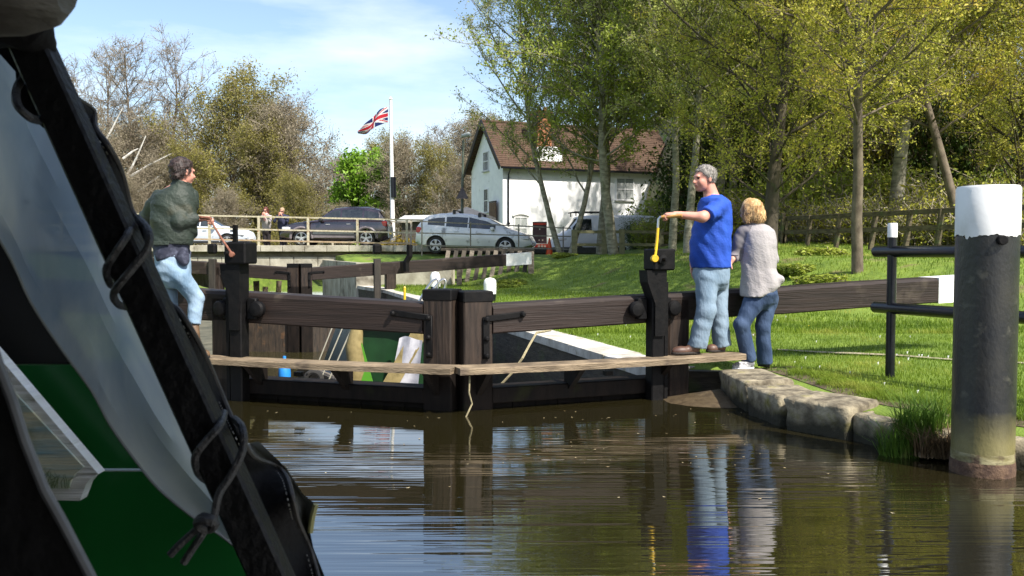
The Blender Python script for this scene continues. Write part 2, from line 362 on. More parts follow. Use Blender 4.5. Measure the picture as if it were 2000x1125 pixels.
        for i in range(N + 1):
            t = t0 + (t1 - t0) * i / N; e = .003 * r2.uniform(-1, 1); sag = -.012 * math.sin(math.pi * i / N)
            V += [P(t, off + w_ / 2 + e, .36 + sag), P(t, off - w_ / 2, .36 + sag), P(t, off - w_ / 2, .415 + sag), P(t, off + w_ / 2 - .008 + e, .415 + sag), P(t, off + w_ / 2 + e, .407 + sag)]
        Fc = [(i * 5 + k, i * 5 + (k + 1) % 5, (i + 1) * 5 + (k + 1) % 5, (i + 1) * 5 + k) for i in range(N) for k in range(5)] + [tuple(range(5)), tuple(N * 5 + k for k in range(5))]
        MB().add(V, Fc).build('walkway_plank', wood_plank, g)
        for t in (.12, 1.0, 1.9): MB().prism([P(t, off + w_ / 2 - .03, .356), P(t, .05, .356), P(t, .05, .12), P(t, .12, .12)], d * .05).build('plank_bracket', wetwood, g)
    else:
        MB().box(P(px, .18, (padz - 2) / 2 + .2), (.2, .17, padz + 1.2), rot=R, bev=.01).build('paddle_post', M('dark_paddle_post', (.012, .009, .007), (.035, .028, .02), 6, .7, .5, stretch=(1, 1, .3)), g)
        MB().box(P(px, .19, padz + .1), (.26, .22, .3), rot=R, bev=.05).build('gear_box', iron, g)
    return g, P
gr, PR = leaf(GM + Vector((.0, 0, 0)), GHR, 6.2, 1.025, 'right hand near lock gate leaf with brown balance beam ending in white on the grass', .74, -1, 1.865, -.02, plank=(-.13, 2.72, .32), padz=1.4)
gl, PL = leaf(GM + Vector((-.01, 0, 0)), GHL, 6.3, 1.04, 'left hand near lock gate leaf with toothed paddle rack beside man in green jacket', .5, -1, 2.1, .17, plank=(-.1, 2.95, .3), padz=1.46, zb=(.655, .92), zbe=(.83, 1.15))
FM = Vector((-6.25, 26, 0))
gfr, PFR = leaf(FM, (-3.6, 26.9, 0), 7.2, 1.0, 'right hand far lock gate leaf with long beam ending in white near the picket rail', .85, -1, 2.25, 0, sc=1.22, zb=(.5, .88), zbe=(.97, 1.34), boards=-.25, depth=-3, padz=1.35, far=True)
gfl, PFL = leaf(FM + Vector((-.01, 0, 0)), (-8.9, 26.3, 0), 6.2, 1.0, 'left hand far lock gate leaf with weathered beam below the bridge', .6, -1, 2.6, 0, sc=1.22, zb=(.5, .88), zbe=(.9, 1.28), boards=-.25, depth=-3, padz=1.35, far=True)
# curved iron lever on the far beam
MB().tube([at(800, 478, 26.6), at(800, 500, 26.6), at(793, 512, 26.6), at(794, 531, 26.6)], [.1, .1, .1, .09], 6).build('lever_guard', iron, gfr)
# rope hanging below the mitre
o = MB().tube([PR(-.02, .36, .34), PR(-.03, .37, .2), PR(.0, .36, .1), PR(-.06, .38, 0), PR(-.07, .38, -.1)], .008, 6).build('rope', M('pale_rope', (.35, .3, .17), (.2, .17, .1), 40, .9), smooth=True)
recenter(tag(o, 'frayed pale rope hanging from the plank joint down to the water', 'rope'))
o = MB().tube([at(1075, 645, 10.6), at(1048, 650, 10.2), at(1035, 672, 9.8), at(1020, 700, 9.6), at(1000, 728, 9.6), at(968, 762, 9.6)], .014, 6).build('rope', bpy.data.materials['pale_rope'], smooth=True)
recenter(tag(o, 'slack mooring rope running from the white coping down into the lock chamber', 'rope'))

# ------------------------------------------------------------ lock chamber walls, coping
brick = M('wet_brick_wall', (.02, .016, .011), (.06, .048, .032), 5, .8, .7, stretch=(1, 1, 5), dirt=((.05, .06, .02), 2, .55))
stone = M('pale_coping_stone', (.34, .31, .26), (.62, .59, .53), 3, .85, .5, dirt=((.3, .27, .19), 5, .62), bscale=18)
concrete = M('bridge_concrete', (.27, .245, .19), (.45, .42, .34), 1.8, .9, .5, dirt=((.12, .1, .07), 1.3, .56), bscale=14, detail=9)
def wallrun(name, label, pts, w_, z0, z1, side, cop=.1, copm=None, mat=None):
    g = thing(name, label, 'wall', (pts[0][0], pts[0][1], 0))
    b = MB(); c = MB()
    for a, e in zip(pts, pts[1:]):
        a = Vector((a[0], a[1], 0)); e = Vector((e[0], e[1], 0)); d = (e - a).normalized(); n = Vector((-d.y, d.x, 0)) * side
        b.prism([a + Vector((0, 0, z0)), e + Vector((0, 0, z0)), e + n * w_ + Vector((0, 0, z0)), a + n * w_ + Vector((0, 0, z0))], (0, 0, z1 - z0 - cop))
        Ln = (e - a).length; k = max(1, int(Ln / 1.1))
        for i in range(k):
            p = a + d * Ln * (i / k) + d * .006; q = a + d * Ln * ((i + 1) / k) - d * .006; dz = .006 * math.sin(i * 7)
            c.prism([p - n * .03 + Vector((0, 0, z1 - cop)), q - n * .03 + Vector((0, 0, z1 - cop)), q + n * w_ + Vector((0, 0, z1 - cop)), p + n * w_ + Vector((0, 0, z1 - cop))], (0, 0, cop + dz))
    w1 = b.build('wall_face', mat or brick, g); c.build('coping', copm or stone, g); return g
wallrun('lock_wall', 'right chamber wall of the lock with bright white stone coping', [(1.37, 8.72), (-3.75, 26.3), (-5.15, 29.45)], .5, -3, .225, -1)
wallrun('lock_wall', 'left chamber wall of the lock beyond the man in green jacket', [(-2.98, 8.75), (-8.75, 26.2)], .6, -3, .225, 1, copm=M('dull_mossy_coping', (.05, .05, .03), (.12, .11, .07), 4, .9, .5))
# mud bank at the water's edge near the gate heel
b = MB(); r = random.Random(2); cx, cy = 1.95, 8.15; V = [(cx, cy + .1, .09)]
for k in range(28):
    a = 2 * math.pi * k / 28; V.append((cx + .62 * math.cos(a) * (1 + .2 * r.random()), cy + .42 * math.sin(a) * (1 + .2 * r.random()), -.02))
b.add(V, [(0, 1 + k, 1 + (k + 1) % 28) for k in range(28)])
o = b.build('mud_bank', M('silt', (.045, .03, .015), (.09, .065, .035), 14, .55, .6, dirt=((.3, .25, .18), 30, .72))); o['kind'] = 'structure'

# ------------------------------------------------------------ bank edging stones (local irregular blocks)
def rock(w_, dd, h_, seed):
    bm = bmesh.new(); bmesh.ops.create_cube(bm, size=1)
    for v in bm.verts: v.co = Vector((v.co.x * w_, v.co.y * dd, v.co.z * h_))
    bmesh.ops.bevel(bm, geom=list(bm.edges), offset=.022, segments=1, affect='EDGES')
    bmesh.ops.subdivide_edges(bm, edges=[e for e in bm.edges if e.calc_length() > .1], cuts=5, use_grid_fill=True)
    from mathutils import noise
    for v in bm.verts:
        p = v.co * 4 + Vector((seed * 7.3, seed * 3.1, 0)); k = noise.noise(p) * .03 + abs(noise.noise(p * 2.4)) * -.035 + noise.noise(p * 7) * .012
        q = v.co.copy(); q.z *= .6; v.co += q.normalized() * k * (1 if v.co.z < h_ * .4 else .45)
    me = bpy.data.meshes.new('coping_stone'); bm.to_mesh(me); bm.free(); return me
rockm = M('bank_stone', (.075, .06, .038), (.36, .31, .21), 5.5, .9, 1.0, detail=10, lo=.36, hi=.62, dirt=((.17, .15, .035), 5, .56), bscale=16)
def tideline(m, z0, z1, col, wob=.08, nscale=6):     # dark algae that grows up from the waterline
    nt = m.node_tree; b = nt.nodes['Principled BSDF']; L = nt.links.new; g_ = nt.nodes.new('ShaderNodeNewGeometry'); sx = nt.nodes.new('ShaderNodeSeparateXYZ'); L(g_.outputs['Position'], sx.inputs[0])
    n = nt.nodes.new('ShaderNodeTexNoise'); n.inputs['Scale'].default_value = nscale; n.inputs['Detail'].default_value = 6; L(g_.outputs['Position'], n.inputs['Vector'])
    ma = nt.nodes.new('ShaderNodeMath'); ma.operation = 'MULTIPLY_ADD'; ma.inputs[1].default_value = wob * 4; L(n.outputs[0], ma.inputs[0]); L(sx.outputs[2], ma.inputs[2])
    r = nt.nodes.new('ShaderNodeMapRange'); r.inputs[1].default_value = z0 + wob * 2; r.inputs[2].default_value = z1 + wob * 2; L(ma.outputs[0], r.inputs[0])
    old = b.inputs['Base Color'].links[0].from_socket; mx = nt.nodes.new('ShaderNodeMix'); mx.data_type = 'RGBA'; mx.inputs[6].default_value = (*col, 1); L(old, mx.inputs[7]); L(r.outputs[0], mx.inputs[0]); L(mx.outputs[2], b.inputs['Base Color'])
tideline(rockm, .06, .17, (.022, .02, .01), .05)
edge_pts = [Vector((x, y, 0)) for x, y in [(1.93, 8.35), (2.08, 7.5), (2.2, 6.95), (2.52, 6.42), (2.72, 6.1), (3.05, 5.75), (3.6, 5.3), (4.6, 4.75)]]
labels = ['mossy bank stone under the plank end at the woman\'s feet', 'rough bank stone second from the plank with dark shadowed face', 'squared bank stone standing proud at the kink in the edge with yellow lichen',
          'long flat bank stone left of the grass tuft', 'low bank stone half hidden by the long grass tuft', 'bank stone just behind the foot of the big white topped post', 'pale bank stone to the right of the big white topped post']
dims = [.86, .6, .62, .4, .46, .7, 1.1]; hts = [.27, .24, .26, .2, .19, .2, .2]
for i, (a, e) in enumerate(zip(edge_pts, edge_pts[1:])):
    d = (e - a); me = rock(dims[i] * .93, .44 + .05 * (i % 2), .55, i + 1)
    o = link('bank_stone', me, rockm, smooth=True); n = Vector((-d.y, d.x, 0)).normalized(); n = n if n.x > 0 else -n
    o.location = (a + e) / 2 + n * (.17 + (.035, -.02, -.05, .03, .0, .02, 0)[i]) + Vector((0, 0, hts[i] - .275)); o.rotation_euler = (rad(random.Random(i).uniform(-2, 2)), rad(random.Random(i + 9).uniform(-2, 2)), math.atan2(d.y, d.x) + rad((i % 3 - 1) * 6))
    tag(o, labels[i], 'stone', 'stones edging the canal bank')

# ------------------------------------------------------------ big post in the water and the rail behind it
bx, by = 2.96, 5.5
g = thing('mooring_post', 'big round black post with white painted top standing in the water', 'post', (bx, by, 0))
pm = M('grimy_post_paint', (.004, .005, .007), (.022, .021, .017), 5, .42, .18, stretch=(1, 1, .6), detail=10, dirt=((.06, .058, .045), 11, .62), bscale=45); tideline(pm, .2, .4, (.17, .15, .06), .03, 9)
MB().lathe((bx, by, 0), [(.18, .13), (.181, .7), (.18, 1.485)], 48).build('post_shaft', pm, g, smooth=True)
MB().lathe((bx, by, 0), [(.17, -1.5), (.1815, -.02), (.1825, .12), (.181, .14)], 48).build('algae_band', M('algae_waterline', (.13, .11, .035), (.3, .27, .15), 7, .8, .5, stretch=(1, 1, 3), dirt=((.06, .035, .02), 12, .55)), g, smooth=True)
MB().lathe((bx, by, 0), [(.184, -.05), (.188, .03), (.186, .07), (.183, .085)], 48).build('rust_band', M('rust_waterline', (.05, .025, .015), (.12, .07, .04), 20, .8, .8), g, smooth=True)
cap = MB().lathe((bx, by, 0), [(.182, 1.483), (.1825, 1.51), (.182, 1.775), (.172, 1.79), (.0, 1.792)], 96)
for k in range(96):
    v = cap.V[k]; a = 6.283 * k / 96; cap.V[k] = (v[0], v[1], v[2] + .006 * math.sin(5 * a) + .004 * math.sin(13 * a + 1) + .003 * math.sin(37 * a) - (.02 if k in (30, 31, 71) else 0))
cap.build('white_cap', whitepaint, g, smooth=True)
bd = Vector((-.12, -1, 0)).normalized(); MB().lathe((bx + .01, by, 1.455), [(.03, .15), (.03, .21), (.024, .215), (.02, .215)], 12, axis=bd).build('bolt', iron, g, smooth=True)
g = thing('safety_rail', 'black two bar tubular rail with thin white tipped post on the grass', 'railing', (3.36, 7.8, .24))
A_ = Vector((3.2, 7.93, 0)); dr = (Vector((3.9, 6.7, 0)) - Vector((3.36, 7.8, 0))).normalized(); A_ = Vector((3.36, 7.8, 0)) - dr * .2
for z in (1.385, .882):
    MB().tube([A_ + Vector((0, 0, z - .0)), A_ + dr * .02 + Vector((0, 0, z)), A_ + dr * 4 + Vector((0, 0, z)), ], [.035, .05, .05], 16).build('rail', blackpaint, g, smooth=True)
for k, t in enumerate((.2, 3.6)):
    p = A_ + dr * t; MB().lathe((p.x, p.y, 0), [(.04, -.1), (.04, 1.51)], 16).build('post', blackpaint, g, smooth=True)
    MB().lathe((p.x, p.y, 0), [(.0415, 1.51), (.0415, 1.625), (.037, 1.635), (0, 1.636)], 16).build('white_tip', whitepaint, g, smooth=True)

# small white topped bollards and hoop ladder by the chamber
for x, y, Y, hh, lb in ((957, 600, 19.5, .56, 'small white domed bollard just right of the near mitre posts'), (850, 585, 23.5, .6, 'small white bollard behind the steel ladder hoops')):
    p = gz(x, y, .24); p = Vector(((x - 1000) / F * Y, Y, .24))
    g = thing('bollard', lb, 'bollard', p, 'white bollards beside the lock chamber')
    MB().lathe(p, [(.13, -.1), (.13, .2)], 20).build('base', blackpaint, g, smooth=True)
    MB().lathe(p, [(.135, .2), (.14, .42), (.13, .5), (.09, hh - .02), (0, hh)], 20).build('white_top', whitepaint, g, smooth=True)
g = thing('lock_ladder', 'galvanised hoop handrails of the lock ladder above the near beam', 'ladder', (-2.0, 19.5, .2))
for dx in (0, .16):
    pts = [Vector((-2.05 + dx, 19.2, .25)) + Vector((.55 * math.sin(a) * .45 + .3 * (1 - math.cos(a)) * .5, .1, .52 * math.sin(a))) for a in [math.pi * k / 14 for k in range(15)]]
    MB().tube([pts[0] - Vector((0, 0, 1.2))] + pts, .028, 8).build('hoop', chrome, g, smooth=True)
[MB().box((-1.9, 19.2, z_), (.3, .04, .03)).build('rung', chrome, g) for z_ in (-.6, -.3, 0)]
p = gz(1293 / 1, 590, .24)
# yellow mooring marker
o = MB().lathe((-2.62, 21.5, .2), [(.03, 0), (.03, .3), (.02, .32)], 8).build('marker_peg', yellowpaint); tag(o, 'little yellow marker peg in the grass left of the ladder hoops', 'peg')

# ------------------------------------------------------------ bridge
Yb = 38.0; BS = F / Yb
g = thing('road_bridge', 'concrete road bridge over the canal with block parapet', 'bridge', (-12, Yb, 0))
xl, xr = -26, -3.2
b = MB()
for i in range(24):
    x0 = xl + (xr - xl) * i / 24; x1 = xl + (xr - xl) * (i + 1) / 24; b.box(((x0 + x1) / 2, Yb + .15, 1.49), (x1 - x0 - .02, .62, .27 + .008 * math.sin(i * 5)), bev=.015)
b.build('parapet_coping', concrete, g)
MB().box(((xl + xr) / 2, Yb + .35, 1.245), (xr - xl, .3, .225)).build('string_course', M('shadowed_concrete', (.1, .085, .06), (.2, .17, .12), 3, .9, .4), g)  # dark gap under the coping: its shade is put into a darker concrete
b = MB(); n_ = 22
for i in range(n_):
    x0 = xl + (xr - xl) * i / n_; x1 = xl + (xr - xl) * (i + 1) / n_; b.box(((x0 + x1) / 2, Yb + .2, .93), (x1 - x0 - .03, .3, .4), bev=.01)
b.build('parapet_blocks', concrete, g)
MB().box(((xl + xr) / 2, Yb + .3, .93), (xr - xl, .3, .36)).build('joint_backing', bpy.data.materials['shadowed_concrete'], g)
MB().box(((xl + xr) / 2, Yb + .15, .69), (xr - xl, .42, .08)).build('ledge', concrete, g)
MB().box(((xl - 7.6) / 2 - 3.8, Yb + 3.4, .85), (22, 6, .3)).build('deck_slab', concrete, g)
o = MB().box((-12, Yb + 3.4, 1.3), (34, 5.6, .5)).build('road', M('asphalt', (.04, .04, .04), (.06, .058, .055), 9, .9, .3)); o['kind'] = 'structure'
MB().box((-5.3, Yb + 3, -.7), (5.0, 6.5, 2.8)).build('abutment', concrete, g)
wp = [(-8.15, 37.9), (-5.2, 29.4), (-2.0, 28.9)]
for (x0, y0), (x1, y1) in zip(wp, wp[1:]):
    MB().prism([(x0, y0, -2.6), (x1, y1, -2.6), (x1, y1, 1.0), (x0, y0, 1.0)], (.1, .4, 0)).build('wing_wall', concrete, g)
MB().box((-22, Yb + 3, -.7), (14.0, 6.5, 2.8)).build('abutment', concrete, g)
# railing on the bridge
steel = M('cream_railing_paint', (.34, .3, .2), (.52, .47, .35), 12, .6, .2, dirt=((.28, .13, .05), 9, .6))
g = thing('bridge_railing', 'pale three bar railing along the bridge with people leaning on it', 'railing', (-12, Yb - .05, 1.62))
zt = lambda x: 1.39 + (490 - (421 + (x + 13.5) * .95)) / BS
for k, dz in enumerate((0, -.55, -1.02)):
    w_ = .05 if k < 2 else .075
    MB().bar((xl, Yb - .05, zt(xl) + dz), (-3.6, Yb - .05, zt(-3.6) + dz), w_, .065).build('rail', steel if k < 2 else M('rusty_rail', (.3, .2, .11), (.42, .33, .22), 6, .7), g)
x = -23.6
while x < -3.5:
    MB().box((x, Yb - .05, (zt(x) + 1.5) / 2), (.1, .06, zt(x) - 1.5)).build('post', steel, g); x += 2.12
# darker rail running down beside the silver car
g = thing('approach_railing', 'thin dark railing sloping down in front of the silver car', 'railing', at(822, 480, 35))
dk = M('dark_railing_paint', (.12, .11, .09), (.22, .2, .16), 9, .6)
for (ya, yb) in ((432, 446), (455, 462), (479, 487)):
    MB().bar(at(815, ya, 34.6), at(1115, yb, 34.0), .045, .045).build('rail', dk, g)
for px in (824, 919, 1013, 1100):
    MB().bar(at(px, 428 + (px - 815) * .05, 34.5), at(px, 500, 34.5), .05, .05, up=(0, 1, 0)).build('post', dk, g)
# the second inner rail with its gate-like end right of the SUV
g = thing('footpath_railing', 'pale railing end behind the dark car by the yellow shrub', 'railing', at(780, 470, 42.5))
for ya in (434, 455, 475): MB().bar(at(640, ya - 4, 42.5), at(805, ya, 42.5), .06, .07).build('rail', steel, g)
for px in (650, 726, 803): MB().bar(at(px, 430, 42.5), at(px, 490, 42.5), .09, .07, up=(0, 1, 0)).build('post', steel, g)

# ------------------------------------------------------------ wooden fences
def fence(name, label, posts, rails, ph, mat, lean=0, pw=.11, rw=.1, cat='fence', group=None, pmat=None):
    g = thing(name, label, cat, posts[0]); up = Vector((0, 0, 1)); r = random.Random(len(posts))
    for i, p in enumerate(posts):
        p = Vector(p); top = p + Vector((lean + r.uniform(-.02, .02), 0, ph + r.uniform(-.02, .04)))
        MB().bar(p - up * .2, top, pw, pw, up=(0, 1, 0), bev=.012).build('post', pmat or mat, g)
    for rz in rails:
        b = MB()
        for a, e in zip(posts, posts[1:]):
            b.bar(Vector(a) + up * rz + Vector((lean * rz / ph, -.07, 0)), Vector(e) + up * rz + Vector((lean * rz / ph, -.07, 0)), .05, rw, bev=.006)
        b.build('rail', mat, g)
    return g
def ps(l): return [Vector(((px - 1000) / F * Y, Y, hR((px - 1000) / F * Y, Y))) for px, Y in l]
fp = []
for px, yt_, yb_, Y in ((1528, 425, 476, 27), (1575, 423, 476, 26), (1632, 421, 475, 25), (1700, 419, 474, 24), (1768, 417, 473, 23), (1830, 415, 472, 22.2), (1895, 413, 471, 21.5), (1965, 411, 470, 20.8), (2060, 408, 470, 20)):
    fp.append(at(px, yb_ + 2, Y))
fence('post_and_rail_fence', 'mossy two rail wooden fence behind the trees at right', fp, [.38, .8], .84, wood_fence, lean=.12, pw=.12, rw=.13)
fp = [at(1122, 500, 33), at(1180, 500, 33.3), at(1215, 499, 33.5), at(1290, 500, 33.5)]
fence('post_and_rail_fence', 'short wooden fence with pale green posts in front of the white house', fp, [.42, .9], 1.0, M('green_grey_wood', (.1, .1, .05), (.2, .19, .1), 6, .8, .4), pw=.2, rw=.11)
fp = [at(1290, 500, 33.5), at(1350, 498, 33), at(1420, 494, 32), at(1470, 486, 30), at(1528, 478, 27)]
fence('post_and_rail_fence', 'dark wooden fence behind the tree trunks beside the house end', fp, [.4, .85], .95, wood_fence, pw=.12)
# leaning picket rail beside far beam
g = thing('picket_barrier', 'weathered low barrier of leaning pickets behind the far balance beam', 'fence', at(1035, 555, 27))
pk = M('picket_wood', (.02, .016, .012), (.09, .074, .052), 6, .8, .4, stretch=(1, 1, .4))
MB().bar(at(862, 487, 30.6), at(1043, 489, 29.4), .12, .1, bev=.01).build('top_rail', pk, g)
MB().bar(at(880, 546, 30.6), at(1033, 554, 29.4), .1, .08).build('foot_rail', pk, g)
for i in range(11):
    px = 868 + i * 15.5; MB().bar(at(px + 8, 490, 30.4 - i * .1), at(px - 3, 550 + i * .5, 30.1 - i * .1), .14, .1, up=(0, 1, 0)).build('picket', pk if i % 3 else wood_grey, g)
MB().bar(at(1037, 491, 29.0), at(1037, 560, 29.0), .2, .2, up=(0, 1, 0), bev=.02).build('end_post', wood_grey, g)
MB().bar(at(897, 520, 28.6), at(897, 564, 28.6), .17, .17, up=(0, 1, 0), bev=.02).build('end_post', wood_grey, g)
o = MB().lathe(at(765, 590, 27) , [(.24, 0), (.2, .1), (.14, .2), (.14, 1.2)], 16).build('capstan_post', wood_grey, smooth=True); recenter(tag(o, 'stout round post standing under the far balance beam', 'post'))

# floating leaves and scum by the gate
b = MB(); r = random.Random(6)
for i in range(90):
    x = r.uniform(-2.4, 2.1); y = 7.25 - .5 * abs(x + .4) * .0 + r.uniform(-1.6, .45) if r.random() < .7 else r.uniform(4.5, 7); q = r.uniform(.006, .016); a = r.uniform(0, 6)
    if y > 7.3 and abs(x + .47) < .6: y -= .4
    b.add([(x + q * math.cos(a + k * 1.57) * (1 if k % 2 else .5), y + q * math.sin(a + k * 1.57) * (1 if k % 2 else .5), .003 + .002 * (k % 2)) for k in range(4)], [(0, 1, 2, 3)])
b.build('floating_leaves', M('dead_leaf', (.2, .14, .06), (.4, .34, .2), 9, .7))['kind'] = 'stuff'

o = MB().prism([(1.35, 8.74, -2), (2.3, 8.62, -2), (2.3, 8.62, .2), (1.35, 8.74, .2)], (.02, .12, 0)).build('return_wall', brick); tag(o, 'short dark wall under the plank end behind the right gate post', 'wall')
b = MB(); r = random.Random(12); V = []
for i in range(60):
    y = 5.3 + i * .056; e = edge_r(y); V += [(e + .26, y, hR(e + .26, y) + .006), (e + .36, y, hR(e + .36, y) + .012), (e + .46 + r.uniform(-.02, .1), y, hR(e + .46, y) + .012)]
b.add(V, [(i * 3 + j, i * 3 + j + 1, i * 3 + j + 4, i * 3 + j + 3) for i in range(59) for j in range(2)])
b.build('soil_edge', M('bare_soil', (.06, .042, .024), (.14, .105, .06), 12, .95, .7, dirt=((.09, .12, .02), 7, .52)), smooth=True)['kind'] = 'structure'
# ------------------------------------------------------------ white pub house
hO = Vector((-.57, 55, 0)); hx = Vector((.92, .39, 0)).normalized(); hy = Vector((-hx.y, hx.x, 0))
H = lambda u, v, z: hO + hx * u + hy * v + Vector((0, 0, z))
HR = Matrix((hx, hy, Vector((0, 0, 1)))).transposed()
g = thing('pub_house', 'white painted brick pub with brown tiled roof and orange chimney', 'house', hO)
wallw = M('whitewashed_brick', (.8, .8, .8), (.88, .88, .87), 2, .85, .25, dirt=((.6, .59, .56), 2.5, .62), bscale=30)
HL, HD, ze, zr = 12.6, 5.6, 6.75, 9.75
b = MB()
b.prism([H(0, 0, .8), H(HL, 0, .8), H(HL, 0, ze), H(0, 0, ze)], hy * HD)
b.prism([H(0, 0, ze), H(0, HD, ze), H(0, HD / 2, zr - .1)], hx * .02); b.prism([H(HL, 0, ze), H(HL, HD, ze), H(HL, HD / 2, zr - .1)], hx * -.02)
b.build('wall', wallw, g)
tile = M('clay_tiles', (.05, .028, .017), (.1, .056, .033), 7, .85, .6, dirt=((.1, .08, .04), 2, .58), stretch=(1, 1, 2), bscale=8)
b = MB(); nr = 22
for side in (0, 1):
    for i in range(nr):
        f0, f1 = i / nr, (i + 1) / nr
        def pt(u, f, k): 
            v = (-.45 + (HD / 2 + .45) * f); z = ze - .2 + (zr - ze + .2) * f
            if side: v = HD - v
            return H(u, v, z + k)
        b.prism([pt(-.35, f0, .09), pt(HL + .35, f0, .09), pt(HL + .35, f1, .03), pt(-.35, f1, .03)], (0, 0, -.07))
rf = b.build('roof', tile, g)
MB().bar(H(-.4, HD / 2, zr + .05), H(HL + .4, HD / 2, zr + .05), .25, .16, bev=.05).build('ridge', tile, rf)
bk = M('orange_brick', (.2, .07, .03), (.36, .15, .07), 9, .85, .4)
b = MB(); b.box(H(3.15, 1.1, 9.0), (1.0, .9, 2.5), rot=HR).box(H(3.15, 1.1, 10.2), (1.14, 1.04, .2), rot=HR)
ch = b.build('chimney', bk, rf)
b = MB(); [b.lathe(H(2.95 + .45 * k, 1.1, 10.3), [(.14, 0), (.12, .35)], 10) for k in (0, 1)]; b.build('chimney_pot', bk, ch)
MB().prism([H(2.35, .0, 6.75), H(4.1, .0, 6.75), H(4.1, .0, 7.5), H(3.7, .0, 8.0), H(2.65, .0, 8.0), H(2.35, .0, 7.7)], hy * 1.6).build('dormer', wallw, rf)
MB().bar(H(-.3, -.48, ze - .22), H(HL + .3, -.48, ze - .22), .12, .12).build('gutter', blackpaint, g)
MB().bar(H(0, -.015, ze - .55), H(HL, -.015, ze - .55), .03, .08).build('string_moulding', wallw, g)
b = MB(); b.tube([H(.35, -.4, ze - .3), H(.35, -.08, ze - .6), H(.35, -.08, 1)], .05, 8); b.box(H(.35, -.08, 3.1), (.16, .14, .1), rot=HR); b.build('drainpipe', blackpaint, g)
glass = M('window_glass', (.03, .035, .04), None, 8, .08, spec=.8)
curt = M('net_curtain', (.2, .22, .21), (.42, .44, .43), 30, .9, stretch=(6, 6, .4))
framew = M('frame_white', (.75, .75, .75), None, rough=.5)
def window(u, z, w_, h_, arch=True, side=0, cur=True, bars=2):
    def Q(a, off, c): return H(u + a, -off, z + c) if not side else H(-off, u + a, z + c)
    n = -hy if not side else -hx
    wob_ = MB().prism([Q(-w_ / 2, .012, 0), Q(w_ / 2, .012, 0), Q(w_ / 2, .012, h_), Q(-w_ / 2, .012, h_)], n * .01).build('window', glass, g)
    b = MB()
    for x0 in (-w_ / 2, w_ / 2): b.bar(Q(x0, .03, 0), Q(x0, .03, h_), .07, .07, up=n)
    for z0 in (0, h_ * .5, h_): b.bar(Q(-w_ / 2, .032, z0), Q(w_ / 2, .032, z0), .06, .06)
    for k in range(1, bars): b.bar(Q(-w_ / 2 + w_ * k / bars, .03, 0), Q(-w_ / 2 + w_ * k / bars, .03, h_), .035, .035, up=n)
    b.build('frame', framew, wob_)
    MB().bar(Q(-w_ / 2 - .1, .06, -.06), Q(w_ / 2 + .1, .06, -.06), .14, .08).build('sill', M('sill_grey', (.45, .45, .44), None, rough=.8), wob_)
    if cur:
        MB().prism([Q(-w_ / 2 + .04, .024, .04), Q(w_ / 2 - .04, .024, .04), Q(w_ / 2 - .04, .024, h_ * .96), Q(-w_ / 2 + .04, .024, h_ * .96)], n * .003).build('curtain', curt, wob_)
    if arch:
        pts = [Q(-w_ / 2 - .12 + (w_ + .24) * k / 8, .05, h_ + .06 + .13 * math.sin(math.pi * k / 8)) for k in range(9)]
        MB().tube(pts, .07, 6).build('arch', bpy.data.materials['sill_grey'], wob_)
window(1.2, 2.15, .85, 1.35); window(8.9, 2.15, 1.6, 1.3, bars=3); window(8.7, 4.75, 1.3, 1.4, arch=False, bars=2)
window(HD / 2, 6.6, .9, 1.2, arch=False, side=1, cur=False, bars=4); window(HD / 2, 3.9, .7, 1.5, arch=False, side=1, cur=False)
b = MB()
for s_ in (0, 1): b.bar(H(-.4, (-.45 if not s_ else HD + .45), ze - .25), H(-.4, HD / 2, zr + .02), .05, .3)
b.build('bargeboard', blackpaint, g)
sg = thing('hanging_sign', 'brown hanging pub sign on the shaded gable wall', 'sign', H(-.6, .5, 3.6))
MB().box(H(-.2, 1.2, 3.7), (.06, 1.15, 1.5), rot=HR, bev=.01).build('board', M('sign_brown', (.08, .035, .02), (.14, .08, .04), 6, .6), sg)
b = MB(); b.bar(H(-.2, .6, 4.5), H(-.2, 1.8, 4.5), .06, .08); b.bar(H(-.2, .6, 2.9), H(-.2, 1.8, 2.9), .06, .08); b.build('sign_frame', blackpaint, sg)
# dark red menu board standing outside
p0 = at(1054, 476, 50); g = thing('menu_board', 'dark menu board with bright red header standing outside the pub', 'sign', p0)
s5 = F / 50
MB().box(p0 + Vector((0, 0, .62)), (.8, .08, 1.24)).build('board', M('menu_dark', (.045, .02, .025), (.07, .03, .035), 4, .5), g)
red = M('sign_red', (.6, .04, .015), (.45, .03, .01), 5, .5)
MB().box(p0 + Vector((0, -.045, 1.12)), (.7, .02, .1)).build('header', red, g)
b = MB(); [b.box(p0 + Vector((x_, -.045, z_)), (.07, .01, .07)) for x_, z_ in ((-.0, .82), (-.03, .2), (.17, .2), (-.2, .45))]; b.build('lettering', M('off_white', (.6, .5, .4), None, rough=.7), g)
MB().box(p0 + Vector((.2, -.05, -.17)), (1.0, .12, .3)).build('foot_panel', red, g)
b = MB(); [b.box(p0 + Vector((x_ + .05, -.115, -.16)), (w_, .01, .13)) for x_, w_ in ((-.1, .12), (.08, .14), (.25, .1))]; b.build('lettering', bpy.data.materials['off_white'], g)
MB().box(p0 + Vector((-.35, 0, -.3)), (.06, .06, .5)).box(p0 + Vector((.6, 0, -.4)), (.06, .06, .3)).build('leg', blackpaint, g)
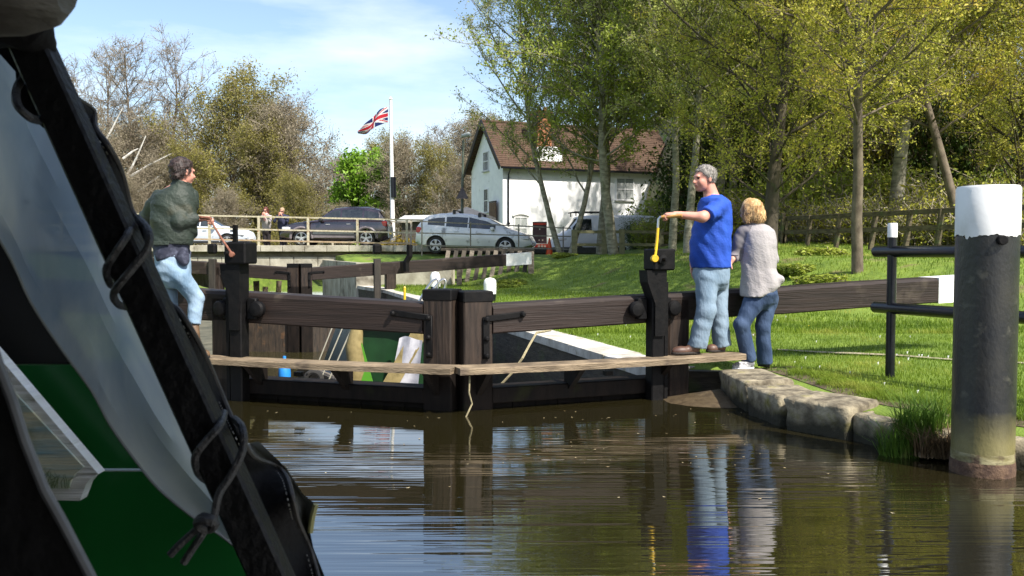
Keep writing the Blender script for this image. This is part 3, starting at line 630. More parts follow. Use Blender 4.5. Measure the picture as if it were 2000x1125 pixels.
# traffic cone
p0 = at(1073, 500, 36); p0.z = 1.16; g = thing('traffic_cone', 'orange traffic cone with white sleeve beside the silver car nose', 'cone', p0)
orange = M('cone_orange', (.75, .09, .015), (.6, .07, .01), 6, .45)
MB().box(p0 + Vector((0, 0, .02)), (.4, .4, .05), bev=.02).build('base', orange, g)
MB().lathe(p0, [(.16, .04), (.03, .74), (.025, .76)], 20).build('cone_body', orange, g, smooth=True)
MB().lathe(p0, [(.111, .3), (.085, .42)], 20).build('reflective_sleeve', M('cone_red_white', (.8, .5, .4), None, rough=.3), g, smooth=True)

# ------------------------------------------------------------ flagpole, street lamp, far shed
p0 = Vector(((768 - 1000) / F * 44, 44, 1.0)); tp = at(763, 194, 44)
g = thing('flagpole', 'tall white flagpole with a black band behind the parked cars', 'flagpole', p0)
MB().tube([p0, tp], [.13, .07], 12).build('pole', whitepaint, g, smooth=True)
MB().tube([at(767.6, 386, 44) + Vector((.03, -.04, 0)), at(766.6, 346, 44) + Vector((.03, -.04, 0))], .14, 12).build('black_band', blackpaint, g, smooth=True)
MB().tube([tp, tp + Vector((0, 0, .12))], [.1, .03], 12).build('finial', whitepaint, g, smooth=True)
# union flag: flag coordinates (u along fly, v up) coloured per face, waved and drooping
NX, NY = 60, 36
def uj(u, v):       # 0 blue 1 white 2 red, aspect 2:1 ; u,v in 0..1
    x = u * 60 - 30; y = v * 30 - 15
    if abs(x) < 3 or abs(y) < 3: return 2
    if abs(x) < 5 or abs(y) < 5: return 1
    d1 = (y - x / 2) * .894; d2 = (y + x / 2) * .894
    def arm(d, k):
        if abs(d) > 3: return None
        if 0 < d * k < 2: return 2
        return 1
    q = None
    if x * y > 0: q = arm(d1, 1 if x < 0 else -1)
    else: q = arm(d2, 1 if x < 0 else -1)
    return q if q is not None else 0
V = []; A0 = at(758, 209, 44); A1 = at(757.5, 239, 44); B0 = at(704, 246, 44.3); B1 = at(700, 259, 44.5)
for i in range(NX + 1):
    u = i / NX
    top = A0.lerp(B0, u); bot = A1.lerp(B1, u); top.z += .14 * math.sin(u * 5); bot.z += .1 * math.sin(u * 5.5) - .12 * math.sin(u * 3.14)
    for j in range(NY + 1):
        v = j / NY; p = bot.lerp(top, v); p.y += .16 * math.sin(u * 11 + v * 2.2) * (.2 + u); p.x += .06 * math.sin(u * 9 + v * 4) * u
        V.append(p)
Fc = []; mi = []
for i in range(NX):
    for j in range(NY):
        a = i * (NY + 1) + j; Fc.append((a, a + NY + 1, a + NY + 2, a + 1)); mi.append(uj((i + .5) / NX, (j + .5) / NY))
me = bpy.data.meshes.new('flag'); me.from_pydata([tuple(v) for v in V], [], Fc)
fl = link('flag', me, [M('flag_blue', (.01, .02, .12), None, rough=.8), M('flag_white', (.75, .75, .75), None, rough=.8), M('flag_red', (.5, .012, .03), None, rough=.8)], smooth=True)
me.polygons.foreach_set('material_index', mi); tag(fl, 'red white and blue union flag blowing left from the white pole', 'flag'); recenter(fl)
sm = fl.modifiers.new('thickness', 'SOLIDIFY'); sm.thickness = .008
p0 = Vector(((901 - 1000) / F * 42, 42, 1.0))
g = thing('street_lamp', 'slim green street lamp post with triangular sign behind the silver car', 'street lamp', p0)
gm = M('lamp_green', (.06, .08, .06), (.1, .12, .09), 5, .5)
MB().tube([p0, at(905, 272, 42)], [.09, .05], 10).build('post', gm, g, smooth=True)
q = at(904, 268, 42); MB().tube([q + Vector((-.05, 0, 0)), q + Vector((0, -.1, .05)), q + Vector((.3, -.5, .06)), q + Vector((.4, -.7, .02))], [.05, .08, .12, .06], 10).build('lamp_head', M('lamp_grey', (.3, .32, .3), None, rough=.5), g, smooth=True)
q = at(903, 378, 41.8); b = MB(); b.prism([q + Vector((-.3, 0, -.24)), q + Vector((.3, 0, -.24)), q + Vector((0, 0, .34))], (0, .02, 0)); b.build('road_sign', M('sign_back', (.07, .06, .07), (.12, .1, .11), 6, .6), g)
# long low shed behind the parked cars
g = thing('low_shed', 'long low shed with pale roof edge behind the silver car', 'shed', at(870, 430, 62))
b = MB(); a_, e_ = at(785, 432, 62), at(960, 430, 62); b.prism([Vector((a_.x, 62, .8)), Vector((e_.x, 62, .8)), Vector((e_.x, 62, 3.55)), Vector((a_.x, 62, 3.4))], (0, 4, 0)); b.build('wall', M('dark_slats', (.03, .025, .02), (.1, .085, .07), 12, .9, .4, stretch=(6, 1, .3)), g)
MB().prism([Vector((a_.x - .3, 61.6, 3.42)), Vector((e_.x + .3, 61.6, 3.57)), Vector((e_.x + .3, 66, 4.0)), Vector((a_.x - .3, 66, 3.9))], (0, 0, .14)).build('roof', M('pale_roof_sheet', (.4, .4, .38), (.55, .55, .53), 4, .7), g)
g = thing('gazebo', 'dark peaked canopy roof seen over the silver car', 'gazebo', at(900, 430, 50))
b = MB(); c_ = at(912, 404, 50); 
cs = [at(868, 418, 48), at(955, 420, 48), Vector((at(955, 420, 48).x + .3, 52, at(955, 420, 48).z)), Vector((at(868, 418, 48).x, 52, at(868, 418, 48).z))]
b.add([c_] + cs + [p - Vector((0, 0, .15)) for p in cs], [(0, 1, 2), (0, 2, 3), (0, 3, 4), (0, 4, 1), (1, 5, 6, 2), (2, 6, 7, 3), (3, 7, 8, 4), (4, 8, 5, 1), (5, 6, 7, 8)]); b.build('canopy', M('dark_canvas', (.05, .055, .06), (.09, .09, .1), 3, .8), g)
b = MB(); [b.bar(p - Vector((0, 0, .1)), Vector((p.x, p.y, 1.1)), .07, .07, up=(0, 1, 0)) for p in cs]; b.build('leg', gm, g)

# ------------------------------------------------------------ cars
tyre = M('tyre_rubber', (.012, .012, .012), (.03, .028, .025), 12, .85, .2)
alloy = M('alloy_rim', (.55, .56, .58), (.4, .4, .42), 9, .3, metal=.6)
carglass = M('car_glass', (.012, .016, .018), (.03, .036, .04), 3, .04, spec=.9)
trim = M('black_trim', (.01, .01, .011), (.02, .02, .02), 9, .5)
headl = M('headlamp_glass', (.55, .57, .6), None, rough=.08, spec=.9)
taill = M('tail_lamp_red', (.4, .012, .012), None, rough=.15, spec=.8)
def car(label, cat, paint, Ln, ztop, belt, W, wheels, wr, windows, floor=.26, group='cars parked along the bridge road', roofrack=None, cladding=None, rails=True, mir=None):
    g = thing('parked_car', label, cat, (0, 0, 0), group)
    zt = lambda x: lerp_tab(x, ztop)
    def wid(x):
        f = 1 - .16 * max(0, (x - (Ln - .75)) / .75) ** 2 - .10 * max(0, (.45 - x) / .45) ** 2; return W * f
    def ring(x):
        t = zt(x); zb = min(belt(x), t - .02); w_ = wid(x); k = max(0, min(1, (t - zb) / .5)); wr_ = w_ * (.93 - .2 * k)
        fl = floor + .14 * max(0, (x - Ln + .35) / .35) + .14 * max(0, (.3 - x) / .3)
        h = zb - fl
        pts = [(0, fl), (w_ * .8, fl), (w_ * .95, fl + h * .12), (w_ * .99, fl + h * .33), (w_, fl + h * .55), (w_ * .985, fl + h * .8), (w_ * .955, zb), (wr_ + (w_ * .955 - wr_) * .12, t - .075 * k - .012), (wr_ * .93, t - .018 * k - .004), (wr_ * .6, t + .012), (0, t + .02)]
        return pts
    xs = sorted(set([i * Ln / 60 for i in range(61)] + [.02, .06, Ln - .03, Ln - .07] + [p[0] for p in ztop if 0 <= p[0] <= Ln]))
    V = []; n = 20
    for x in xs:
        r = ring(x); full = r + [(-y, z) for y, z in r[-2:0:-1]]; V += [(x, y, z) for y, z in full]
    Fc = [(i * n + k, i * n + (k + 1) % n, (i + 1) * n + (k + 1) % n, (i + 1) * n + k) for i in range(len(xs) - 1) for k in range(n)]
    Fc += [tuple(range(n)), tuple((len(xs) - 1) * n + k for k in range(n))[::-1]]
    mb = MB(); mb.add(V, Fc)
    o = mb.build('body', paint, g, smooth=True)
    for wx in wheels:
        c_ = MB().lathe((wx, -W - .3, wr), [(wr + .07, 0), (wr + .07, 2 * W + .6)], 28, axis=(0, 1, 0)).build('cutter', trim)
        m = o.modifiers.new('b', 'BOOLEAN'); m.operation = 'DIFFERENCE'; m.object = c_; m.solver = 'EXACT'
        dg = bpy.context.evaluated_depsgraph_get(); me2 = bpy.data.meshes.new_from_object(o.evaluated_get(dg)); o.modifiers.clear(); old = o.data; o.data = me2; bpy.data.objects.remove(c_)
    o.data.set_sharp_from_angle(angle=rad(40))
    MB().box((Ln / 2, 0, floor + .3), (Ln * .86, W * 1.5, .3)).build('underbody', trim, g)
    def sy(x, z):
        r = ring(x)[5:9]
        for (y0, z0), (y1, z1) in zip(r, r[1:]):
            if z <= z1: return y0 + (y1 - y0) * max(0, (z - z0)) / max(1e-4, z1 - z0)
        return r[-1][0]
    for sgn in (-1, 1):
        for (x0, x1, b0, topoff) in windows:
            V = []; N = 10
            for i in range(N + 1):
                x = x0 + (x1 - x0) * i / N; zl = belt(x) + b0; zh = max(zl + .01, min(zt(x) - topoff, zl + .6))
                for j in range(4):
                    z = zl + (zh - zl) * j / 3; V.append((x, sgn * (sy(x, z) + .006), z))
            Fc = [(i * 4 + j, (i + 1) * 4 + j, (i + 1) * 4 + j + 1, i * 4 + j + 1) for i in range(N) for j in range(3)]
            MB().add(V, Fc).build('side_window', carglass, g, smooth=True)
        for wx in wheels:
            w_ = MB().lathe((wx, sgn * (W - .02), wr), [(wr * .6, -.0), (wr * .93, .0), (wr, -.03), (wr, -.19), (wr * .93, -.22)], 32, axis=(0, sgn, 0)).build('wheel', tyre, g, smooth=True)
            q = MB()
            q.lathe((wx, sgn * (W - .03), wr), [(wr * .68, 0), (wr * .7, .015), (wr * .64, .02), (wr * .62, -.03)], 32, axis=(0, sgn, 0))
            for k in range(5):
                a = 2 * math.pi * k / 5 + .3
                for da in (-.13, .13):
                    q.bar((wx + math.cos(a + da) * wr * .12, sgn * (W - .02), wr + math.sin(a + da) * wr * .12), (wx + math.cos(a + da) * wr * .64, sgn * (W - .015), wr + math.sin(a + da) * wr * .64), .045, .02, up=(0, 1, 0))
            q.lathe((wx, sgn * (W - .03), wr), [(.07, 0), (.06, .035)], 12, axis=(0, sgn, 0))
            q.build('rim', alloy, w_, smooth=True)
        # mirrors, handles, lights
        mxp = mir if mir else Ln * .62
        MB().box((mxp, sgn * (W + .09), belt(mxp) + .06), (.16, .2, .14), bev=.04).build('wing_mirror', paint if cladding is None else trim, g, smooth=True)
        for hx_ in (Ln * .36, Ln * .55): MB().box((hx_, sgn * (W * .985 + .012), belt(hx_) - .14), (.19, .03, .035), bev=.01).build('door_handle', alloy, g)
        for hx_ in (Ln * .46, Ln * .64, Ln * .27):
            V = [(hx_, sgn * (sy(hx_, z) if z > belt(hx_) - .12 else W * (.995)) + sgn * .003, z) for z in (floor + .22, belt(hx_) - .02)]
            MB().tube(V, .006, 4).build('door_seam', trim, g)
        z0 = belt(Ln - .4) - .28
        MB().box((Ln - .32, sgn * (wid(Ln - .3) - .055), min(zt(Ln - .25) - .14, z0 + .1)), (.42, .16, .14), bev=.04).build('headlight', headl, g, smooth=True)
        MB().box((.16, sgn * (wid(.1) - .06), belt(.2) - .16), (.26, .16, .24), bev=.04).build('tail_light', taill, g, smooth=True)
        if cladding:
            q = MB()
            for wx in wheels:
                pts = [(wx + math.cos(a) * (wr + .1), sgn * (W - .01), wr + math.sin(a) * (wr + .1)) for a in [math.pi * k / 12 for k in range(13)]]
                q.tube(pts, .065, 6)
            q.bar((wheels[0] + wr + .12, sgn * (W + .0), .5), (wheels[1] - wr - .12, sgn * W, .5), .06, .2)
            q.build('wheel_arch_trim', cladding, g, smooth=True)
            MB().bar((wheels[0] + wr + .14, sgn * (W + .035), .6), (wheels[1] - wr - .14, sgn * (W + .035), .6), .02, .035).build('side_strip', alloy, g)
    # windscreen and rear window
    def glasspatch(x0, x1, nm):
        V = []; N = 6
        for i in range(N + 1):
            x = x0 + (x1 - x0) * i / N; r = ring(x); wy = r[8][0] * .93
            for j in range(7):
                s_ = -1 + 2 * j / 6; V.append((x, s_ * wy, zt(x) + .02 - .016 * abs(s_) ** 3 + .008))
        MB().add(V, [(i * 7 + j, (i + 1) * 7 + j, (i + 1) * 7 + j + 1, i * 7 + j + 1) for i in range(N) for j in range(6)]).build(nm, carglass, g, smooth=True)
    glasspatch(car.ws[0], car.ws[1], 'windscreen'); glasspatch(car.rw[0], car.rw[1], 'rear_window')
    MB().box((.0, 0, .62), (.02, .5, .11)).build('number_plate', M('plate_yellow', (.6, .5, .08), None, rough=.5), g)
    MB().box((Ln + .0, 0, .48), (.03, .5, .11)).build('number_plate', framew, g)
    if rails:
        for sgn in (-1, 1):
            MB().tube([(Ln * .12, sgn * W * .62, zt(Ln * .12) + .0), (Ln * .15, sgn * W * .62, zt(Ln * .15) + .06), (Ln * .48, sgn * W * .62, zt(Ln * .48) + .06), (Ln * .5, sgn * W * .62, zt(Ln * .5))], .018, 6).build('roof_rail', trim, g)
    if roofrack:
        for xx in roofrack:
            q = MB(); q.bar((xx, -W * .72, zt(xx) + .12), (xx, W * .72, zt(xx) + .12), .07, .035)
            for s_ in (-1, 1): q.box((xx, s_ * W * .68, zt(xx) + .05), (.12, .09, .16), bev=.02)
            q.build('roof_bar', trim, g)
    return g
suvpaint = M('aubergine_paint', (.02, .013, .022), (.03, .02, .03), 2, .22, spec=.8); suvpaint.node_tree.nodes['Principled BSDF'].inputs['Coat Weight'].default_value = .8
car.ws = (2.45, 3.0); car.rw = (.12, .36)
g1 = car('dark purple off road car with silver wheels parked on the bridge', 'car', suvpaint, 4.68, [(0, .85), (.04, 1.1), (.12, 1.2), (.42, 1.63), (.9, 1.72), (1.7, 1.74), (2.35, 1.67), (3.05, 1.17), (3.9, 1.06), (4.4, .96), (4.6, .8), (4.68, .6)],
    lambda x: lerp_tab(x, [(0, 1.16), (3, 1.1), (4.7, .95)]), .94, (.93, 3.72), .37, [(.38, 1.02, .05, .16), (1.1, 1.98, .05, .12), (2.05, 2.86, .05, .1)], cladding=M('grey_cladding', (.13, .11, .12), (.17, .15, .16), 8, .5), mir=2.85)
pA, pB = at(560, 482, 40.2), at(770, 482, 40.2)
g1.location = Vector((pB.x, 39.0, 1.56)); g1.rotation_euler = (0, 0, math.pi)
silver = M('silver_paint', (.62, .63, .65), (.7, .71, .73), 2, .25, metal=.05, spec=.7, dirt=((.2, .2, .2), 3, .6)); silver.node_tree.nodes['Principled BSDF'].inputs['Coat Weight'].default_value = .6
car.ws = (3.1, 3.8); car.rw = (.1, .4)
g2 = car('silver people carrier with roof bars facing right on the approach road', 'car', silver, 4.78, [(0, .7), (.03, 1.05), (.15, 1.25), (.5, 1.55), (.9, 1.63), (1.6, 1.66), (2.2, 1.63), (2.95, 1.47), (3.85, 1.05), (4.4, .9), (4.66, .76), (4.78, .55)],
    lambda x: lerp_tab(x, [(0, 1.12), (2, 1.03), (4, .95), (4.8, .8)]), .93, (.86, 3.72), .34, [(.5, 1.2, .07, .17), (1.27, 2.15, .05, .15), (2.2, 3.3, .04, .13)], roofrack=(1.55, 2.6), rails=False, mir=3.2)
g2.location = Vector(((819 - 1000) / F * 36.5, 36.9, 1.3)); g2.rotation_euler = (0, rad(1.2), rad(-8))
white_ = M('pale_blue_white_paint', (.55, .6, .68), (.6, .65, .72), 2, .25, spec=.7)
car.ws = (2.3, 2.95); car.rw = (.1, .4)
g3 = car('pale white hatchback partly hidden behind the man in green jacket', 'car', white_, 4.1, [(0, .8), (.03, 1.0), (.4, 1.35), (.9, 1.46), (1.6, 1.48), (2.2, 1.42), (2.95, 1.0), (3.7, .88), (4.0, .75), (4.1, .55)],
    lambda x: lerp_tab(x, [(0, .98), (3, .92), (4.1, .75)]), .85, (.75, 3.25), .31, [(.5, 1.2, .05, .13), (1.26, 2.0, .05, .11), (2.05, 2.75, .05, .1)], mir=2.7, rails=False)
g3.location = Vector(((372 - 1000) / F * 40 + .2 - 1.6, 40.3, 1.5)); g3.rotation_euler = (0, 0, 0)
# white van behind the small fence
van_paint = M('van_white', (.72, .73, .75), None, rough=.3, spec=.6)
car.ws = (3.85, 4.35); car.rw = (.02, .05)
g4 = car('white van with roof rack nose towards the orange cone', 'van', van_paint, 4.9, [(0, 1.9), (.05, 2.0), (.8, 2.05), (3.2, 2.03), (3.75, 1.98), (4.4, 1.25), (4.75, 1.1), (4.86, .8), (4.9, .6)],
    lambda x: lerp_tab(x, [(0, 1.25), (4, 1.2), (4.9, 1.0)]), .95, (.95, 3.95), .33, [(3.2, 4.1, .05, .13)], group=None, rails=False, mir=4.05)
pass
g4.location = Vector((at(1085, 480, 41).x + 4.75, 42.5, 1.02)); g4.rotation_euler = (0, 0, rad(180 + 8))
q = MB()
for y_ in (-.6, -.2, .2, .6): q.bar((2.3, y_, 2.2), (4.0, y_, 2.2), .04, .04)
for x_ in (2.3, 2.9, 3.5, 4.0): q.bar((x_, -.65, 2.18), (x_, .65, 2.18), .04, .04)
for x_ in (2.4, 3.9):
    for y_ in (-.6, .6): q.box((x_, y_, 2.1), (.05, .05, .2))
q.build('roof_rack', trim, g4)

# ------------------------------------------------------------ boat down in the lock chamber
g = thing('canal_boat', 'dark hulled canvas covered boat lying down in the lock chamber', 'boat', (-2, 14, -1.6))
hull = [(-2.35, 13), (-3.6, 16.3), (-4.55, 18.6), (-3.1, 17.4), (-.45, 13.3)]
hm = M('navy_hull', (.008, .012, .03), (.02, .026, .045), 6, .35, .2)
top = [-.63, -.86, -1.0, -.86, -.63]
V = [(x, y, -1.9) for x, y in hull] + [(x, y, z) for (x, y), z in zip(hull, top)]
MB().add(V, [(i, (i + 1) % 5, (i + 1) % 5 + 5, i + 5) for i in range(5)] + [(0, 1, 2, 3, 4), (9, 8, 7, 6, 5)]).build('hull', hm, g)
MB().tube([(-2.37, 12.97, -.6), (-3.63, 16.27, -.83), (-4.6, 18.6, -.97)], .045, 6).build('gunwale', wood_grey, g, smooth=True)
dgr = M('dark_green_sheet', (.005, .016, .009), (.016, .034, .018), 4, .5, .7, stretch=(1, 1, .3))
b = MB(); N = 14; V = []
for i in range(N + 1):
    t = i / N; x = -2.45 + (-3.5 + 2.45) * t; y = 13.1 + 3.2 * t; zb_ = -.55 - .22 * t; f = .04 * math.sin(i * 1.7)
    V += [(x + f, y, zb_), (x + .25 + f * .5, y + .1, .1 - .1 * t), (x + .9, y + .3, .42 - .1 * t), (x + 1.7, y + .5, .1 - .1 * t)]
b.add(V, [(i * 4 + j, (i + 1) * 4 + j, (i + 1) * 4 + j + 1, i * 4 + j + 1) for i in range(N) for j in range(3)]); b.build('side_sheet', dgr, g, smooth=True)
b = MB()
for t in (.04, .1, .36, .62, .95):
    x = -2.5 - 1.1 * t; y = 13.05 + 3.2 * t; b.tube([(x + .38, y, .3), (x - .06, y - .05, -.62 - .2 * t)], .011, 5)
b.build('guy_rope', M('pale_cord', (.4, .38, .3), None, rough=.9), g)
tan = M('tan_canvas', (.15, .115, .04), (.27, .21, .085), 5, .8, .8)
b = MB(); b.tube([(-2.28, 12.95, .25), (-2.32, 12.9, .0), (-2.27, 12.92, -.3), (-2.36, 12.9, -.68)], [.09, .13, .15, .11], 10)
b.tube([(-2.3, 12.95, .3), (-1.7, 12.95, .36), (-1.25, 12.95, .3)], [.07, .06, .05], 8); b.build('rolled_curtain', tan, g, smooth=True)
MB().bar((-1.28, 12.85, .32), (-1.85, 12.75, -.7), .05, .22, up=(1, 0, .5)).build('canvas_strap', tan, g)
MB().prism([(-2.3, 12.99, .3), (-.5, 13.25, .3), (-.5, 13.25, -1.2), (-2.3, 12.99, -1.2)], (.03, .05, 0)).build('end_bulkhead', M('boat_green', (.003, .022, .005), (.006, .036, .009), 3, .4), g)
MB().prism([(-2.2, 12.85, .05), (-1.98, 12.85, -.75), (-2.3, 12.85, -.75)], (0, .03, 0)).build('green_flap', M('lime_green', (.07, .24, .015), None, rough=.5), g)
b = MB(); V = []
for i in range(9):
    for j in range(9):
        u, v = i / 8, j / 8; V.append((-1.72 + .34 * u + (.2 * (1 - v)) * .4 - .1 * v * (1 - u), 12.8 + .03 * math.sin(u * 9 + v * 2) - .05 * u, .12 - .85 * v + .03 * math.sin(u * 5)))
b.add(V, [(i * 9 + j, (i + 1) * 9 + j, (i + 1) * 9 + j + 1, i * 9 + j + 1) for i in range(8) for j in range(8)])
o = b.build('white_cloth', M('white_cloth', (.5, .5, .53), (.3, .3, .34), 5, .8, .5), smooth=True); recenter(tag(o, 'crumpled white cloth hanging in the open end of the boat', 'cloth'))
o = MB().lathe((-3.55, 14.6, -1.0), [(.02, -.35), (.1, -.32), (.11, .1), (.1, .22), (.06, .3), (.03, .36), (.03, .42)], 16).build('boat_fender', M('bright_blue', (.02, .2, .6), (.03, .26, .68), 4, .4), smooth=True)
o.location = (at(556, 744, 15.5) - Vector((-3.55, 14.6, -1.0)) + Vector((0, 0, .02))); tag(o, 'bright blue cylindrical fender hanging at the boat bow', 'fender')
b = MB(); pts = [Vector((0, 0, 0)) + Vector((.13 * math.cos(a), .02, .13 * math.sin(a))) for a in [2 * math.pi * k / 20 for k in range(21)]]; b.tube(pts, .05, 8, cap=False)
o = b.build('tyre_fender', tyre, smooth=True); o.location = at(612, 742, 14.8); tag(o, 'small black ring fender hanging against the boat side', 'fender')
MB().box((-2.9, 14.2, .2), (.02, .02, .02)).build('cleat', chrome, g)
# ------------------------------------------------------------ trees
def tubes_np(P0, P1, R0, R1, n):
    P0, P1 = np.asarray(P0, float), np.asarray(P1, float); R0 = np.asarray(R0, float)[:, None]; R1 = np.asarray(R1, float)[:, None]
    d = P1 - P0; d /= np.maximum(np.linalg.norm(d, axis=1, keepdims=True), 1e-6)
    a = np.where(np.abs(d[:, 2:3]) < .9, np.array([[0, 0, 1.]]), np.array([[1., 0, 0]])); u = np.cross(d, a); u /= np.linalg.norm(u, axis=1, keepdims=True); v = np.cross(d, u)
    m = len(P0); V = np.empty((m, 2 * n, 3))
    for k in range(n):
        c, s = math.cos(2 * math.pi * k / n), math.sin(2 * math.pi * k / n)
        V[:, k] = P0 + (u * c + v * s) * R0; V[:, n + k] = P1 + (u * c + v * s) * R1
    base = (np.arange(m) * 2 * n)[:, None]; Fc = np.concatenate([base + np.array([[k, (k + 1) % n, n + (k + 1) % n, n + k]]) for k in range(n)])
    return V.reshape(-1, 3), Fc
def merge(parts):
    V = []; Fc = []; o = 0
    for v, f in parts: V.append(v); Fc.append(f + o); o += len(v)
    return np.concatenate(V), np.concatenate(Fc)
def leaves_np(rng, P, D, size, k, spread, droop=0):
    n = len(P) * k; Pp = np.repeat(P, k, 0) + rng.normal(0, spread, (n, 3)); Pp[:, 2] -= droop * rng.random(n)
    a = rng.normal(size=(n, 3)); a /= np.linalg.norm(a, axis=1, keepdims=True); b = rng.normal(size=(n, 3)); b -= a * (a * b).sum(1, keepdims=True); b /= np.linalg.norm(b, axis=1, keepdims=True)
    s = size * rng.uniform(.4, 1.6, (n, 1)); V = np.stack([Pp - a * s, Pp + b * s * .45, Pp + a * s, Pp - b * s * .45], 1).reshape(-1, 3)
    return V, np.arange(n * 4).reshape(n, 4)
def grow(seed, H=12, r0=.2, nprim=26, first=.25, plen=.38, up=.45, nsec=8, ntw=6, tw=.55, lean=(0, 0), forks=1, leafn=0, leafs=.05, lspread=.1, crown='round', wig=.12, droop=0, twr=.006, seclen=.45, asym=None):
    rng = np.random.default_rng(seed); R = lambda a, b: rng.uniform(a, b)
    big = []; mid = []; tws = []; tips = []
    def nrm(v): return v / max(1e-6, np.linalg.norm(v))
    def path(p, d, Ln, ra, rb, n, wg, upb, store):
        pts = [p]; rs = [ra]
        for i in range(n):
            d = nrm(d + rng.normal(0, wg, 3) + np.array([0, 0, upb])); q = p + d * Ln / n; r = ra + (rb - ra) * (i + 1) / n
            store.append((p, q, rs[-1], r)); p = q; pts.append(p); rs.append(r)
        return pts, rs
    for fk in range(forks):
        a0 = 2 * math.pi * fk / forks + R(0, 1); k = 0 if forks == 1 else .28
        pts, rs = path(np.array([.0, 0, -.3]) + (np.array([math.cos(a0), math.sin(a0), 0]) * (.12 if forks > 1 else 0)), nrm(np.array([math.cos(a0) * k + lean[0], math.sin(a0) * k + lean[1], 1.])), H * R(.9, 1.0) + .3, r0 * (1 if forks == 1 else .75), .025, 14, wig * .35, .02, big)
        npf = int(nprim / forks) + 1
        for j in range(npf):
            t = first + (1 - first) * (j + R(0, 1)) / npf; t = min(t, .985); fi = t * 14; i = int(fi); p = pts[i] + (pts[i + 1] - pts[i]) * (fi - i)
            tt = (t - first) / (1 - first)
            env = {'round': math.sin(math.pi * (.18 + .75 * tt)) ** .7, 'cone': (1 - tt) * .85 + .15, 'vase': .45 + .55 * math.sin(math.pi * (.35 + .5 * tt)), 'flat': .9 - .35 * tt}[crown]
            az = j * 2.4 + R(-.5, .5); el = up + R(-.2, .25) + tt * .35
            d = np.array([math.cos(az) * math.cos(el), math.sin(az) * math.cos(el), math.sin(el)]); Ln = H * plen * env * R(.7, 1.15)
            if asym is not None: Ln *= 1 + .5 * (d[0] * asym[0] + d[1] * asym[1])
            rb = min(rs[i] * .6, .01 + .009 * Ln)
            pp, rr = path(p, d, Ln, rb, .008, 6, wig, .05 - droop, mid)
            ns = max(2, int(nsec * min(1.3, Ln / (H * plen))))
            for s in range(ns):
                t2 = .18 + .8 * (s + R(0, 1)) / ns; f2 = min(5.99, t2 * 6); i2 = int(f2); p2 = pp[i2] + (pp[i2 + 1] - pp[i2]) * (f2 - i2)
                dd = nrm(nrm(pp[i2 + 1] - pp[i2]) * R(.5, 1.1) + rng.normal(0, .65, 3) + np.array([0, 0, .15 - droop])); L2 = Ln * seclen * R(.5, 1.1) * (1.1 - .5 * t2)
                p3, r3 = path(p2, dd, L2, max(.007, rr[i2] * .45), .005, 3, wig * 1.1, .03 - droop, mid)
                for q in range(ntw):
                    f3 = R(.3, 2.99); i3 = int(f3); p4 = p3[i3] + (p3[i3 + 1] - p3[i3]) * (f3 - i3)
                    d4 = nrm(nrm(p3[i3 + 1] - p3[i3]) + rng.normal(0, .55, 3) + np.array([0, 0, .1 - droop])); L4 = tw * R(.4, 1.1)
                    m_ = p4 + d4 * L4 * .5; d5 = nrm(d4 + rng.normal(0, .25, 3)); e_ = m_ + d5 * L4 * .5
                    tws.append((p4, m_, twr, twr * .8)); tws.append((m_, e_, twr * .8, twr * .5)); tips += [m_, e_, p4 + d4 * L4 * .25]
    def tb(l, n): return tubes_np([s[0] for s in l], [s[1] for s in l], [s[2] for s in l], [s[3] for s in l], n)
    Vt, Ft = merge([tb(big, 9), tb(mid, 4)]); Vw, Fw = tb(tws, 3)
    me1 = mesh_np('trunk', Vt, Ft); me1.polygons.foreach_set('use_smooth', [True] * len(me1.polygons))
    nw = len(Fw); tips = np.array(tips)
    if leafn:
        Vl, Fl = leaves_np(rng, tips, None, leafs, leafn, lspread, 0); Vc, Fcn = merge([(Vw, Fw), (Vl, Fl)])
    else: Vc, Fcn = Vw, Fw
    me2 = mesh_np('crown', Vc, Fcn); mi = np.zeros(len(me2.polygons), dtype=np.int32); mi[nw:] = 1; me2.polygons.foreach_set('material_index', mi)
    return me1, me2
bark_grey = M('pale_grey_bark', (.12, .11, .075), (.3, .28, .21), 4, .85, .6, stretch=(1, 1, 2.5), dirt=((.09, .1, .045), 2, .56))
bark_dark = M('dark_bark', (.03, .024, .015), (.09, .072, .045), 5, .9, .9, stretch=(1, 1, .5), dirt=((.06, .075, .025), 3, .6))
bark_brown = M('brown_bark', (.07, .052, .035), (.17, .135, .095), 5, .9, .6, stretch=(1, 1, .6))
bark_birch = M('birch_bark', (.3, .28, .25), (.6, .58, .54), 4, .8, .3, dirt=((.05, .04, .035), 6, .6))
lf_pale = leafmat('spring_leaves_pale', [(.26, .3, .07), (.4, .44, .12), (.5, .52, .18)], .9)
lf_green = leafmat('spring_leaves_green', [(.2, .25, .035), (.34, .4, .06), (.44, .48, .1)], .8)
lf_olive = leafmat('buds_olive', [(.27, .28, .045), (.44, .44, .065), (.56, .45, .07)], .8)
lf_orange = leafmat('buds_golden', [(.28, .28, .045), (.46, .43, .06), (.58, .42, .06)], .6)
lf_dark = leafmat('evergreen_leaves', [(.03, .055, .012), (.07, .12, .025), (.14, .2, .05)], 2, .2)
lf_bright = leafmat('fresh_bright_leaves', [(.1, .2, .015), (.2, .36, .03), (.3, .46, .06)], .6)
tw_pale = M('twig_pale', (.2, .17, .115), (.36, .32, .24), 2, .8)
tw_dark = M('twig_dark', (.09, .07, .04), (.2, .16, .1), 2, .8)
tw_purple = M('twig_purplebrown', (.15, .125, .1), (.26, .225, .185), .6, .85)
tw_brown = M('twig_brown', (.19, .155, .11), (.31, .265, .19), .6, .85)
lf_bud = leafmat('brown_buds', [(.2, .165, .115), (.3, .26, .18)], .5)
